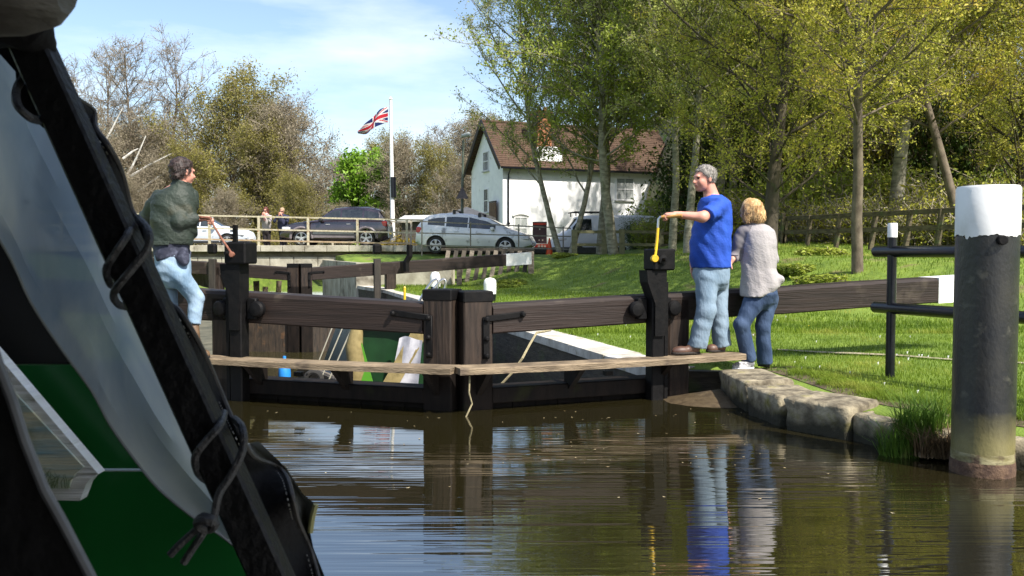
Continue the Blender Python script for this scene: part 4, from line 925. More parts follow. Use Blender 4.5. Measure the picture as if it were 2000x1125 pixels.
lf_budolive = leafmat('olive_buds_far', [(.19, .175, .05), (.28, .25, .065), (.36, .3, .09)], .12)
PROTO = {}
def proto(key, bark, twm, lf, **kw):
    me1, me2 = grow(**kw); me1.materials.append(bark); me2.materials.append(twm); me2.materials.append(lf or twm); PROTO[key] = (me1, me2)
def plant_tree(key, loc, label, scale=1, rz=0, name='tree', cat='tree', group=None, bark=None, sz=None, tilt=(0, 0)):
    me1, me2 = PROTO[key]; t = thing(name, label, cat, loc, group)
    for nm, me in (('trunk', me1), ('crown', me2)):
        o = bpy.data.objects.new(nm, me); COL.objects.link(o); o.parent = t
        if nm == 'trunk' and bark: o.data = me.copy(); o.data.materials[0] = bark
    t.rotation_euler = (rad(tilt[0]), rad(tilt[1]), rz)
    t.scale = (scale, scale, sz or scale); return t
proto('birchy', bark_grey, tw_pale, lf_pale, seed=11, H=11.5, r0=.16, nprim=46, first=.24, plen=.36, up=.75, nsec=11, ntw=9, tw=.6, forks=2, leafn=3, leafs=.042, lspread=.07, crown='vase', wig=.1, twr=.008)
proto('pale', bark_grey, tw_pale, lf_green, seed=21, H=11.5, r0=.2, nprim=48, first=.29, plen=.42, up=.45, nsec=12, ntw=9, tw=.55, leafn=4, leafs=.048, lspread=.08, crown='round', wig=.13, twr=.007)
proto('pale2', bark_grey, tw_pale, lf_pale, seed=22, H=12.5, r0=.15, nprim=42, first=.34, plen=.34, up=.55, nsec=11, ntw=9, tw=.5, leafn=4, leafs=.046, lspread=.08, crown='round', wig=.1, twr=.007)
proto('golden', bark_dark, tw_dark, lf_olive, seed=31, H=10.5, r0=.2, nprim=48, first=.14, plen=.42, up=.42, nsec=14, ntw=10, tw=.5, leafn=5, leafs=.031, lspread=.07, crown='round', wig=.07, twr=.005)
proto('golden2', bark_brown, tw_dark, lf_orange, seed=32, H=10, r0=.125, nprim=38, first=.3, plen=.4, up=.34, nsec=14, ntw=10, tw=.5, leafn=5, leafs=.031, lspread=.07, crown='round', wig=.09, twr=.005)
proto('farbare', bark_brown, tw_purple, lf_bud, seed=41, H=20, r0=.32, nprim=30, first=.3, plen=.27, up=.6, nsec=9, ntw=6, tw=1.2, leafn=1, leafs=.06, lspread=.15, crown='vase', wig=.16, twr=.02)
proto('farbare2', bark_brown, tw_purple, lf_bud, seed=42, H=20, r0=.3, nprim=34, first=.35, plen=.24, up=.5, nsec=9, ntw=7, tw=1.1, leafn=1, leafs=.06, lspread=.15, crown='round', wig=.15, twr=.02)
proto('farolive', bark_brown, tw_brown, lf_budolive, seed=43, H=15, r0=.3, nprim=36, first=.1, plen=.42, up=.5, nsec=10, ntw=7, tw=1.0, leafn=7, leafs=.085, lspread=.3, crown='round', wig=.15, twr=.016)
proto('farbrown', bark_brown, tw_brown, lf_bud, seed=44, H=12, r0=.2, nprim=44, first=.04, plen=.42, up=.6, nsec=11, ntw=8, tw=1.0, leafn=3, leafs=.065, lspread=.25, crown='round', wig=.18, twr=.016)
proto('fargreen', bark_brown, tw_brown, lf_bright, seed=45, H=9, r0=.2, nprim=30, first=.1, plen=.36, up=.4, nsec=8, ntw=5, tw=.8, leafn=7, leafs=.15, lspread=.28, crown='round', wig=.12, twr=.012)
def G(px, Y, dz=0):
    X = (px - 1000) / F * Y
    z = hR(X, Y) if (Y < 38 and X > edge_r(Y)) else hF(X, Y)
    if z < -1.4: z = -.9
    return Vector((X, Y, z + dz))
gT = 'trees standing along the grassy lockside'
plant_tree('birchy', G(1104, 33), 'pale two stemmed birch like tree standing between the silver car and the white house', 1.0, 2.6, group=gT)
plant_tree('pale', G(1200, 31), 'grey trunked tree leaning left in front of the white house wall', 1.0, 1.0, group=gT, tilt=(0, -4))
plant_tree('pale', G(1172, 35), 'slim grey trunked tree just left of the leaning tree before the house wall', 1.08, 3.3, group=gT, tilt=(0, 3))
plant_tree('pale2', G(1312, 29), 'slim ivy flecked tree at the right end of the white house', .95, 2.0, group=gT)
plant_tree('pale2', G(1342, 26.5), 'slim pale tree just left of the man in blue with a leaning stem', .92, 4.0, group=gT, tilt=(0, -3))
plant_tree('pale', G(1396, 33), 'pale stemmed tree directly behind the head of the man in blue', 1.1, 4.4, group=gT)
plant_tree('pale2', G(1436, 34), 'pale stemmed tree between the man in blue and the woman', 1.15, .4, group=gT)
plant_tree('golden', G(1502, 22), 'stout dark ivy clad tree with golden buds behind the woman', 1.0, .3, group=gT)
plant_tree('golden2', G(1675, 18.5), 'slender brown trunk tree with golden buds alone on the lawn', 1.0, 1.7, group=gT)
plant_tree('pale', G(1742, 28), 'thick pale trunk tree just behind the fence at right', 1.25, 2.2, bark=bark_grey, group=gT)
wood = [('golden2', 1880, 24, 1.15, 'golden budded tree behind the big post at far right'), ('golden', 1990, 27, 1.1, 'dark golden tree at the right picture edge'), ('birchy', 1620, 34, 1.1, 'many stemmed pale tree behind the lawn tree'),
        ('birchy', 1830, 33, 1.2, 'leaning pale stemmed tree behind the fence'), ('golden', 1425, 38, 1.3, 'tall tree rising above the man in blue'), ('pale', 1365, 68, 1.3, 'tall green tree rising beside the house roof'),
        ('golden', 1560, 42, 1.4, 'tall golden tree deep in the wood behind the woman'), ('pale', 1700, 44, 1.4, 'tall green tree deep in the wood above the fence'), ('golden', 1850, 44, 1.5, 'tall golden tree deep in the wood at right'), ('golden', 2000, 42, 1.4, 'tall golden tree deep in the wood at the right edge'),
        ('pale', 1620, 62, 1.5, 'tallest green tree at the back of the wood'), ('farolive', 1350, 66, 1.15, 'olive tree behind the house end'), ('farolive', 1500, 62, 1.4, 'olive tree at the back of the wood behind the stout tree'), ('farolive', 1650, 60, 1.4, 'olive tree at the back of the wood above the lawn tree'), ('farolive', 1800, 60, 1.5, 'olive tree at the back of the wood at right'),
        ('farolive', 1960, 58, 1.5, 'olive tree at the back of the wood near the right edge'), ('birchy', 1385, 37, 1.15, 'slim pale twin stemmed tree left of the man in blue deep behind'), ('birchy', 1455, 39, 1.2, 'slim pale twin stemmed tree right of the woman deep behind'), ('birchy', 1735, 38, 1.2, 'slim pale twin stemmed tree up the slope above the fence'), ('pale2', 1600, 37, 1.2, 'slim pale tree up the slope left of the lawn tree'), ('pale2', 1790, 35, 1.15, 'slim pale tree up the slope right of the thick trunk'), ('farolive', 1290, 82, 1.6, 'tall olive tree far behind the right end of the house'), ('farolive', 1400, 80, 1.6, 'tall olive tree far behind the man in blue'), ('farolive', 1230, 74, 1.2, 'olive tree showing over the roof ridge')]
for i, (k, px, Y, s, lb) in enumerate(wood):
    plant_tree(k, G(px, Y), lb, s, i * 1.9, group='trees of the wood behind the fence', tilt=((i * 37 % 9) - 4, (i * 53 % 13) - 6 if k != 'birchy' else 12))
# far tree line on the left and beyond the bridge
far = [('farbare', 205, 98, 1.1, 'tall bare tree at the left end of the far tree line'), ('farbare2', 262, 92, 1.18, 'tallest bare tree of the far line'), ('farbare', 322, 94, 1.14, 'tall bare tree with straight trunk above the man in green'), ('farbare2', 372, 95, .95, 'bare spreading tree right of the tallest bare tree'),
       ('farbare', 165, 90, .9, 'bare tree partly hidden by the black boat strut'), ('farbare2', 430, 105, 1.0, 'pale bare crown standing behind the big olive tree'), ('farolive', 452, 88, 1.28, 'big rounded olive budding tree left of the flagpole'), ('farolive', 375, 82, .78, 'olive bushy tree behind the man in green jacket'),
       ('farolive', 518, 84, .9, 'olive budding tree behind the people on the bridge'), ('farbrown', 300, 80, .85, 'low brown thicket tree behind the left bank'), ('farbrown', 585, 86, 1.35, 'brown rounded tree right of the big olive tree'), ('farbrown', 640, 96, 1.0, 'low brown tree at the gap before the green tree'), ('farbrown', 545, 96, 1.5, 'brown tree behind the big olive tree at its right'), ('farolive', 320, 100, 1.05, 'olive tree behind the bare trees'), ('farolive', 220, 104, 1.0, 'olive tree low behind the leftmost bare trees'), ('farbrown', 300, 84, 1.2, 'large brown thicket tree under the bare trees'), ('farbrown', 180, 82, 1.1, 'brown thicket tree beside the strut'), ('farolive', 500, 98, 1.15, 'olive tree behind the people on the bridge at the back'),
       ('fargreen', 702, 78, 1.12, 'small bright green tree left of the flagpole'), ('farbrown', 660, 74, .5, 'low brown bush tree under the bright green tree'), ('farolive', 755, 82, .78, 'olive tree directly behind the flagpole'), ('farbrown', 800, 76, .85, 'brown tree right of the flagpole'),
       ('farbare2', 862, 84, .62, 'bare topped tree left of the street lamp'), ('farolive', 850, 74, .62, 'olive tree behind the street lamp'), ('farbrown', 925, 80, .95, 'tall brown tree behind the pub gable'), ('farbrown', 890, 70, .62, 'brown tree right beside the street lamp'), ('farolive', 955, 90, .9, 'olive tree behind the pub roof'),
       ('farbrown', 240, 78, .7, 'low brown tree near the strut'), ('farbrown', 430, 76, .62, 'low brown tree under the big olive tree'), ('farolive', 585, 74, .55, 'low olive tree behind the dark car'), ('farbrown', 120, 84, .9, 'brown tree at far left seen through the boat window'), ('farbrown', 740, 70, .42, 'dark low bush behind the dark car tail')]
for i, (k, px, Y, s, lb) in enumerate(far):
    plant_tree(k, G(px, Y), lb, s, i * 2.3, group='far tree line beyond the bridge')
# fallen-looking white birch limbs at left
b = MB()
for p_, q_ in (((300, 350), (345, 255)), ((305, 340), (395, 290)), ((245, 300), (300, 200)), ((330, 365), (385, 325)), ((300, 300), (330, 280))):
    a, e = at(p_[0] - 60, p_[1] + 10, 80), at(q_[0] - 60, q_[1] + 10, 80.5); b.tube([a, a.lerp(e, .5) + Vector((.2, 0, .2)), e], [.12, .09, .04], 6)
b.tube([at(250, 470, 79), at(244, 380, 79.5), at(238, 350, 80)], [.2, .17, .13], 7)
o = b.build('birch_tree', bark_birch, smooth=True); recenter(tag(o, 'white birch stems slanting in the brown thicket behind the man in green jacket', 'tree'))

# leaf litter slope of the wood
V = []; Xs_ = [7.5 + .8 * i for i in range(30)] + [34, 40, 50, 70]; Ys_ = [28.5 + .8 * i for i in range(10)] + [37 + 1.0 * i for i in range(30)] + [70, 76, 84, 95, 112]
def hW(X, Y):
    k = hR(X, Y) if Y < 38 else hF(X, Y); return k + .06 + .12 * wob(X * .7, Y * .7) * (1 if Y > 30 else .3)
V = [(X, Y, hW(X, Y)) for Y in Ys_ for X in Xs_]; m_ = len(Xs_)
me = bpy.data.meshes.new('wooded_slope'); me.from_pydata(V, [], [(i * m_ + j, i * m_ + j + 1, (i + 1) * m_ + j + 1, (i + 1) * m_ + j) for i in range(len(Ys_) - 1) for j in range(m_ - 1)])
o = link('wooded_slope', me, M('leaf_litter', (.18, .15, .075), (.36, .31, .16), 1.5, .95, .8, detail=10, dirt=((.16, .2, .05), .8, .52)), smooth=True); o['kind'] = 'structure'
# shrubs and thicket
def shrub_mesh(seed, w_, h_, n, ls, leaf_, stick, nl=3):
    rng = np.random.default_rng(seed); P0 = []; P1 = []; tips = []
    for i in range(n):
        a = rng.uniform(0, 6.28); r = w_ * .35 * math.sqrt(rng.random()); p = np.array([r * math.cos(a), r * math.sin(a), -.1]); d = np.array([math.cos(a) * .6 * r / w_ * 2.5 + rng.normal(0, .25), math.sin(a) * .6 * r / w_ * 2.5 + rng.normal(0, .25), 1.]); d /= np.linalg.norm(d)
        hh = h_ * rng.uniform(.45, 1.1)
        for k in range(5):
            q = p + d * hh / 5; P0.append(p); P1.append(q); p = q; d = d + rng.normal(0, .22, 3); d[2] += .05; d /= np.linalg.norm(d); tips.append(p)
            e = p + rng.normal(0, .16 * h_, 3); P0.append(p); P1.append(e); tips += [e, (p + e) / 2]
    m = len(P0); Vs, Fs = tubes_np(P0, P1, [.012] * m, [.006] * m, 3); Vl, Fl = leaves_np(rng, np.array(tips), None, ls, nl, .09 * h_)
    V, Fc = merge([(Vs, Fs), (Vl, Fl)]); me = mesh_np('shrub', V, Fc); me.materials.append(stick); me.materials.append(leaf_)
    mi = np.zeros(len(me.polygons), dtype=np.int32); mi[len(Fs):] = 1; me.polygons.foreach_set('material_index', mi); return me
sh = {'dark': shrub_mesh(1, 2.6, 2.6, 240, .06, lf_dark, tw_dark, 6), 'green': shrub_mesh(2, 2.4, 1.5, 220, .055, lf_green, tw_brown, 4), 'bramble': shrub_mesh(3, 3, 1.3, 300, .04, lf_olive, tw_pale, 2), 'yellow': shrub_mesh(4, 1.6, .9, 160, .05, leafmat('yellow_shrub_leaves', [(.3, .22, .02), (.5, .36, .03)], 2), tw_brown, 5), 'weed': shrub_mesh(5, 1.0, .35, 120, .045, lf_green, tw_brown, 5)}
sl = [('dark', 1392, 37, 1.15, 'dark ivy covered evergreen bush beside the house end'), ('dark', 1420, 38, 1.2, 'dark evergreen bush behind the man in blue'), ('green', 1575, 31, 1.5, 'bright leafed laurel bush right of the stout tree'), ('green', 1480, 33, 1.2, 'green bush behind the woman'), ('bramble', 1640, 34, 1.0, 'low bramble behind the lawn tree'),
      ('green', 1790, 31, 1.3, 'green bush behind the thick pale trunk'), ('dark', 1880, 34, 1.35, 'dark hollow evergreen bush left of the big white topped post'), ('bramble', 1600, 28.5, 1.0, 'tangled brown bramble behind the fence left part'), ('bramble', 1690, 27.5, 1.1, 'tangled bramble behind the lawn tree trunk'), ('bramble', 1790, 26.5, 1.1, 'pale bramble thicket in the middle of the fence'),
      ('bramble', 1890, 25.5, 1.2, 'pale bramble thicket next to the big post'), ('bramble', 1985, 24.5, 1.3, 'bramble thicket at the right picture edge'), ('bramble', 1530, 30, 1.0, 'bramble at the left end of the fence'), ('green', 1980, 30, 1.5, 'green bush at the right picture edge'), ('green', 1520, 40, 1.4, 'wide green bush deep in the wood behind the stout tree'), ('green', 1750, 40, 1.4, 'wide green bush deep in the wood above the middle of the fence'), ('green', 1960, 38, 1.5, 'wide green bush at the right edge of the wood'),
      ('green', 1690, 33, 1.3, 'green bush right of the lawn tree'), ('bramble', 1440, 31, 1.1, 'bramble behind the fence left of the woman'), ('green', 1350, 44, 2.0, 'tall green bush behind the house end'), ('green', 1460, 44, 2.2, 'tall bright bush deep in the wood left of the stout tree'), ('bramble', 1560, 38, 2.2, 'tall tangled thicket deep in the wood'), ('green', 1640, 42, 2.2, 'tall bright bush up the wooded slope above the lawn tree'), ('bramble', 1720, 37, 2.2, 'tall pale thicket up the slope behind the thick trunk'), ('green', 1830, 42, 2.2, 'tall bright bush up the slope left of the big post'), ('bramble', 1920, 36, 2.4, 'tall pale thicket up the slope above the big post'), ('bramble', 1830, 29, 1.6, 'tall pale thicket just behind the fence at right'), ('yellow', 782, 44, 1.1, 'yellow flowering shrub right of the dark car tail'), ('dark', 1250, 37, .35, 'low dark shrub behind the short fence'), ('green', 1285, 35, .7, 'green shrub at the foot of the white house')]
for i, (k, px, Y, s, lb) in enumerate(sl):
    p = G(px, Y); o = bpy.data.objects.new('shrub', sh[k]); COL.objects.link(o); o.location = p; o.scale = (s, s, s * (1.25 if k == 'dark' else 1)); o.rotation_euler = (0, 0, i * 1.3); tag(o, lb, 'shrub')
    if k == 'yellow': o.location.z = 1.0
for i, (px, Y, lb) in enumerate(((1560, 17.5, 'low nettle clump in the grass behind the woman'), (1610, 18.5, 'leafy weeds in the grass left of the lawn tree'), (1545, 20, 'tall weeds at the foot of the stout dark tree'), (1000, 27.3, 'weeds at the foot of the picket barrier'), (985, 26.7, 'low weeds left of the picket end post'), (1100, 31, 'small plants by the orange cone'), (1600, 22, 'weeds under the fence left of the lawn tree'))):
    o = bpy.data.objects.new('weed_clump', sh['weed']); COL.objects.link(o); o.location = G(px, Y); s = .9 if px > 1200 else .7; o.scale = (s * 1.3, s * 1.3, s * .6); o.rotation_euler = (0, 0, i); tag(o, lb, 'weeds')

# grass blades on the lawn (denser and finer near the viewer)
def blades(name, label_pts, n, hgt, wd, mat_, bend=.5, seed=1):
    rng = np.random.default_rng(seed); P = label_pts(rng, n); n = len(P)
    az = rng.uniform(0, 6.28, n); h = hgt * rng.uniform(.5, 1.3, n); u = np.stack([np.cos(az), np.sin(az), 0 * az], 1); b = np.stack([-np.sin(az), np.cos(az), 0 * az], 1) * (rng.uniform(.1, bend, n) * h)[:, None]
    w_ = wd * rng.uniform(.7, 1.3, n)[:, None]; up = np.array([[0, 0, 1.]]) * h[:, None]
    V = np.stack([P - u * w_, P + u * w_, P + u * w_ * .6 + up * .6 + b * .4, P - u * w_ * .6 + up * .6 + b * .4, P + up + b * 1.3], 1).reshape(-1, 3)
    base = (np.arange(n) * 5)[:, None]; me = bpy.data.meshes.new(name)
    F4 = (base + np.array([[0, 1, 2, 3]])); F3 = base + np.array([[3, 2, 4]])
    me.vertices.add(len(V)); me.vertices.foreach_set('co', V.astype(np.float32).ravel())
    me.loops.add(n * 7); me.loops.foreach_set('vertex_index', np.concatenate([F4.ravel(), F3.ravel()]).astype(np.int32)); me.polygons.add(2 * n)
    me.polygons.foreach_set('loop_start', np.concatenate([np.arange(n) * 4, n * 4 + np.arange(n) * 3]).astype(np.int32)); me.update(calc_edges=True)
    return link(name, me, mat_)
hRv = np.vectorize(hR); erv = np.vectorize(edge_r)
def lawn(y0, y1, xmax):
    def f(rng, n):
        Y = y0 + (y1 - y0) * rng.random(n) ** 1.4; e = erv(Y); X = e + .3 + (xmax - e - .3) * rng.random(n) ** 1.2 + rng.normal(0, .04, n)
        k = (X / Y * F < 1080) & (X > e + .27); X, Y = X[k], Y[k]; return np.stack([X, Y, hRv(X, Y) - .004], 1)
    return f
gb = leafmat('grass_blades', [(.1, .17, .012), (.19, .27, .025), (.36, .37, .07)], .9, .45)
o = blades('grass', lawn(5.6, 14, 8), 120000, .042, .0026, gb, seed=3); o['kind'] = 'stuff'
o = blades('grass_far', lawn(12, 30, 17), 90000, .07, .006, gb, seed=4); o['kind'] = 'stuff'; o.name = 'grass'
def tuft(cx, cy, r, z):
    def f(rng, n):
        a = rng.uniform(0, 6.28, n); q = r * np.sqrt(rng.random(n)); return np.stack([cx + q * np.cos(a), cy + q * np.sin(a) * .7, z + 0 * a], 1)
    return f
tm = leafmat('long_grass', [(.06, .12, .012), (.13, .24, .03), (.28, .32, .08)], 6, .4)
o = blades('grass_tuft', tuft(2.82, 6.0, .17, .12), 520, .26, .004, tm, .9, 7); recenter(tag(o, 'tall green grass tuft growing on the bank edge left of the big post', 'grass tuft'))
o = blades('grass_tuft', tuft(2.66, 5.95, .16, .0), 240, .22, .004, tm, 1.1, 8); recenter(tag(o, 'dark drooping grass tuft hanging over the shaded bank stones', 'grass tuft'))
dryg = leafmat('dry_roots', [(.12, .075, .035), (.25, .17, .09)], 9, .2)
o = blades('root_tangle', tuft(2.84, 5.85, .17, .02), 420, .2, .005, dryg, 1.6, 9); recenter(tag(o, 'brown dry root tangle below the grass tuft beside the big post', 'roots'))
# ragged turf lip over the stones
def lip(rng, n):
    Y = rng.uniform(5.4, 8.3, n); e = erv(Y); X = e + .36 + .2 * rng.random(n) + .05 * np.sin(Y * 9) + .03 * np.sin(Y * 23); return np.stack([X, Y, hRv(X, Y) - .01], 1)
o = blades('grass_edge', lip, 9000, .055, .003, gb, 1.2, 12); o['kind'] = 'stuff'; o.name = 'grass'
# daisies and a dandelion: far too many to count as things
rng = np.random.default_rng(5); b = MB(); wt = M('daisy_white', (.8, .8, .78), None, rough=.7); yl = M('dandelion_yellow', (.8, .6, .02), None, rough=.7)
for i in range(110):
    Y = 5.8 + 10 * rng.random() ** 1.5; X = edge_r(Y) + .5 + 4.5 * rng.random(); r = .006 + .006 * rng.random(); z = hR(X, Y) + .03; mi = 1 if i % 23 == 0 else 0
    n0 = [(X + r * math.cos(a), Y + r * math.sin(a), z + .004 * math.cos(a)) for a in [k * 1.0472 for k in range(6)]]; b.add(n0 + [(X, Y, z - .03), (X + .002, Y, z - .03)], [(0, 1, 2, 3, 4, 5), (0, 3, 7, 6)], mi)
b.build('daisies', [wt, yl])['kind'] = 'stuff'
# worn paved line across the lawn
path = M('worn_path', (.24, .2, .13), (.36, .31, .22), 6, .9, .5)
b = MB(); rr = random.Random(4)
pts = [gz(px, py, .27) for px, py in ((1520, 683), (1600, 688), (1680, 691), (1760, 695), (1850, 702), (2050, 712))]
V = []
for p in pts: V += [p + Vector((rr.uniform(-.02, .02), -.05, .004)), p + Vector((0, .07 + rr.uniform(0, .06), .004))]
b.add(V, [(2 * i, 2 * i + 2, 2 * i + 3, 2 * i + 1) for i in range(len(pts) - 1)]); b.build('path_line', path)['kind'] = 'structure'
# ------------------------------------------------------------ people: bodies and clothes as continuous surfaces grown from distance fields
def surfnet(fn, lo, hi, h):
    ax = [np.arange(lo[i], hi[i] + h, h) for i in range(3)]; nx, ny, nz = [len(a) for a in ax]
    D = np.empty((nx, ny, nz), dtype=np.float32); YZ = np.stack(np.meshgrid(ax[1], ax[2], indexing='ij'), -1).reshape(-1, 2)
    st = max(1, 400000 // (ny * nz))
    for i in range(0, nx, st):
        xs = ax[0][i:i + st]; P = np.empty((len(xs), ny * nz, 3)); P[:, :, 0] = xs[:, None]; P[:, :, 1:] = YZ[None]
        D[i:i + st] = fn(P.reshape(-1, 3)).reshape(len(xs), ny, nz)
    s = D < 0; cs = s[:-1, :-1, :-1].astype(np.int8).copy(); cs[:] = 0
    cor = [(a, b, c) for a in (0, 1) for b in (0, 1) for c in (0, 1)]
    sl = lambda A, c: A[c[0]:nx - 1 + c[0], c[1]:ny - 1 + c[1], c[2]:nz - 1 + c[2]]
    for c in cor: cs += sl(s, c)
    I = np.argwhere((cs > 0) & (cs < 8)); idx = -np.ones(cs.shape, dtype=np.int64); idx[tuple(I.T)] = np.arange(len(I))
    acc = np.zeros((len(I), 3)); cnt = np.zeros(len(I))
    dv = {c: D[I[:, 0] + c[0], I[:, 1] + c[1], I[:, 2] + c[2]] for c in cor}
    for a in cor:
        for k in range(3):
            if a[k]: continue
            b = list(a); b[k] = 1; b = tuple(b); da, db = dv[a], dv[b]; m = (da < 0) != (db < 0)
            t = np.where(m, da / np.where(m, da - db, 1), 0); p = np.array(a, float)[None] + np.zeros((len(I), 3)); p[:, k] = t; acc[m] += p[m]; cnt[m] += 1
    V = (I + acc / cnt[:, None]) * h + np.array(lo)[None]
    Q = []
    for k in range(3):
        o1, o2 = [(1, 2), (2, 0), (0, 1)][k]; n = [nx, ny, nz]
        A = s.take(range(n[k] - 1), k); B = s.take(range(1, n[k]), k); J = np.argwhere(A != B)
        J = J[(J[:, o1] > 0) & (J[:, o2] > 0) & (J[:, o1] < n[o1] - 1) & (J[:, o2] < n[o2] - 1)]
        inside = A[tuple(J.T)]; q = []
        for (u, v) in ((1, 1), (0, 1), (0, 0), (1, 0)):
            K = J.copy(); K[:, o1] -= u; K[:, o2] -= v; q.append(idx[tuple(K.T)])
        q = np.stack(q, 1); q[~inside] = q[~inside][:, ::-1]; Q.append(q)
    Q = np.concatenate(Q); Q = Q[(Q >= 0).all(1)]; return V, Q
A3 = lambda v: np.array([v[0], v[1], v[2]], float)
def cone(a, b, ra, rb, cut0=False, cut1=False):
    a, b = A3(a), A3(b); d = b - a; L2 = d @ d; u = d / math.sqrt(L2)
    def f(P):
        t = np.clip((P - a) @ d / L2, 0, 1); r = np.linalg.norm(P - a - t[:, None] * d, axis=1) - (ra + (rb - ra) * t)
        if cut1: r = np.maximum(r, (P - b) @ u)
        if cut0: r = np.maximum(r, -((P - a) @ u))
        return r
    f.bb = (np.minimum(a - ra, b - rb), np.maximum(a + ra, b + rb)); return f
def ell(c, r, R=None):
    c = A3(c); r = np.array(r, float); M_ = np.eye(3) if R is None else np.array(R, float)     # rows of M_: local axes
    def f(P):
        q = (P - c) @ M_.T; k0 = np.linalg.norm(q / r, axis=1); k1 = np.linalg.norm(q / (r * r), axis=1); return np.where(k1 > 1e-9, k0 * (k0 - 1) / np.maximum(k1, 1e-9), -r.min())
    m = r.max(); f.bb = (c - m, c + m); return f
def stack(rows, rot=0, cap=True):       # rows (z, cx, cy, a, b) from high to low, elliptical cross sections
    rows = sorted(rows); Z = np.array([q[0] for q in rows]); T = np.array([q[1:] for q in rows]); c_, s_ = math.cos(rot), math.sin(rot)
    def f(P):
        z = P[:, 2]; cx, cy, a, b = [np.interp(z, Z, T[:, k]) for k in range(4)]; dx, dy = P[:, 0] - cx, P[:, 1] - cy
        x, y = dx * c_ + dy * s_, -dx * s_ + dy * c_; k = np.sqrt((x / a) ** 2 + (y / b) ** 2); d = (k - 1) * np.minimum(a, b)
        return np.maximum(d, np.maximum(Z[0] - z, z - Z[-1]))
    m = T[:, 2:].max(); f.bb = (np.array([T[:, 0].min() - m, T[:, 1].min() - m, Z[0]]), np.array([T[:, 0].max() + m, T[:, 1].max() + m, Z[-1]])); return f
def smin(fs, k=.03):
    def f(P):
        d = fs[0](P)
        for g_ in fs[1:]:
            e = g_(P); h = np.clip(.5 + .5 * (e - d) / k, 0, 1); d = e + (d - e) * h - k * h * (1 - h)
        return d
    f.bb = (np.min([g_.bb[0] for g_ in fs], 0), np.max([g_.bb[1] for g_ in fs], 0)); return f
def folds(fn, amp, freq, seed=0, dirs=None):
    rng = np.random.default_rng(seed); W = rng.normal(size=(5, 3)); W /= np.linalg.norm(W, axis=1, keepdims=True)
    if dirs is not None: W = W * .45 + np.array(dirs); W /= np.linalg.norm(W, axis=1, keepdims=True)
    ph = rng.uniform(0, 6, 5); fr = freq * rng.uniform(.6, 1.7, 5); W2 = rng.normal(size=(5, 3)) * 6
    def f(P):
        d = fn(P)
        for i in range(5):
            s_ = np.sin(P @ W[i] * fr[i] + ph[i] + 1.3 * np.sin(P @ W2[i])); d = d + amp * .55 * (s_ * np.abs(s_)) 
        return d
    f.bb = fn.bb; return f
def sub(fn, g_):
    def f(P): return np.maximum(fn(P), -g_(P))
    f.bb = fn.bb; return f
def inter(fn, g_):
    def f(P): return np.maximum(fn(P), g_(P))
    f.bb = fn.bb; return f
def plane(p, n):
    p, n = A3(p), A3(n); n = n / np.linalg.norm(n); return lambda P: (P - p) @ n
def skin(fn, h, pad=.03): return surfnet(fn, fn.bb[0] - pad, fn.bb[1] + pad, h)
def mk(name, parts, mats, parent, matfn=None):
    V, Fc = merge(parts); me = mesh_np(name, V, Fc); o = link(name, me, mats, parent, smooth=True)
    if matfn is not None:
        c = V[Fc].mean(1); mi = matfn(c).astype(np.int32); o.data.polygons.foreach_set('material_index', mi)
    return o
def strands(name, VF, parent, mat_, ln, k, seed, wd=.0016, down=.6, sg=.35):
    V, Fc = VF; rng = np.random.default_rng(seed); i = rng.integers(0, len(Fc), k); q = V[Fc[i]]; p = q.mean(1); n = np.cross(q[:, 2] - q[:, 0], q[:, 3] - q[:, 1]); n /= np.maximum(np.linalg.norm(n, axis=1, keepdims=True), 1e-9)
    d = n * .45 + rng.normal(0, sg, p.shape); d[:, 2] -= down; d /= np.linalg.norm(d, axis=1, keepdims=True); Ln = ln * rng.uniform(.4, 1.2, (k, 1)); s_ = np.cross(d, n); s_ /= np.maximum(np.linalg.norm(s_, axis=1, keepdims=True), 1e-9); s_ *= wd
    e = p + d * Ln + n * .003; Vq = np.stack([p - s_, p + s_, e + s_ * .3, e - s_ * .3], 1).reshape(-1, 3); return Vq, np.arange(4 * k).reshape(k, 4)
skinm = M('skin', (.5, .25, .17), (.62, .36, .26), 9, .55, .1)
skinr = M('ruddy_skin', (.5, .21, .15), (.62, .31, .23), 7, .55, .1)
eyem = M('eye_dark', (.03, .02, .015), None, rough=.3); lipm = M('lips', (.38, .12, .1), None, rough=.5)
def frame(fwd, up=(0, 0, 1)):
    f = A3(fwd); f /= np.linalg.norm(f); u = A3(up); u = u - f * (u @ f); u /= np.linalg.norm(u); return f, np.cross(u, f), u   # fwd, left, up
def head(c, fwd, up=(0, 0, 1), s=1.0, jaw=1.0):
    c = A3(c); f, l, u = frame(fwd, up); R = np.stack([f, l, u]); q = lambda a, b, d: c + (f * a + l * b + u * d) * s
    return smin([ell(q(-.016, 0, .028), np.array([.098, .077, .088]) * s, R), ell(q(.03, 0, -.045), np.array([.06, .058 * jaw, .072]) * s, R), ell(q(.06, 0, -.096), np.array([.025, .03, .02]) * s, R),
        cone(q(.088, 0, .005), q(.109, 0, -.03), .009 * s, .013 * s), cone(q(.083, .03, .022), q(.083, -.03, .022), .012 * s, .012 * s), ell(q(.083, 0, -.062), np.array([.014, .026, .012]) * s, R),
        ell(q(.05, .042, -.035), np.array([.03, .02, .03]) * s, R), ell(q(.05, -.042, -.035), np.array([.03, .02, .03]) * s, R)], .018 * s), (f, l, u, R, q)
def ears(q, R, s=1.0): return [ell(q(-.012, sg * .078, -.008), np.array([.018, .009, .031]) * s, R) for sg in (-1, 1)]
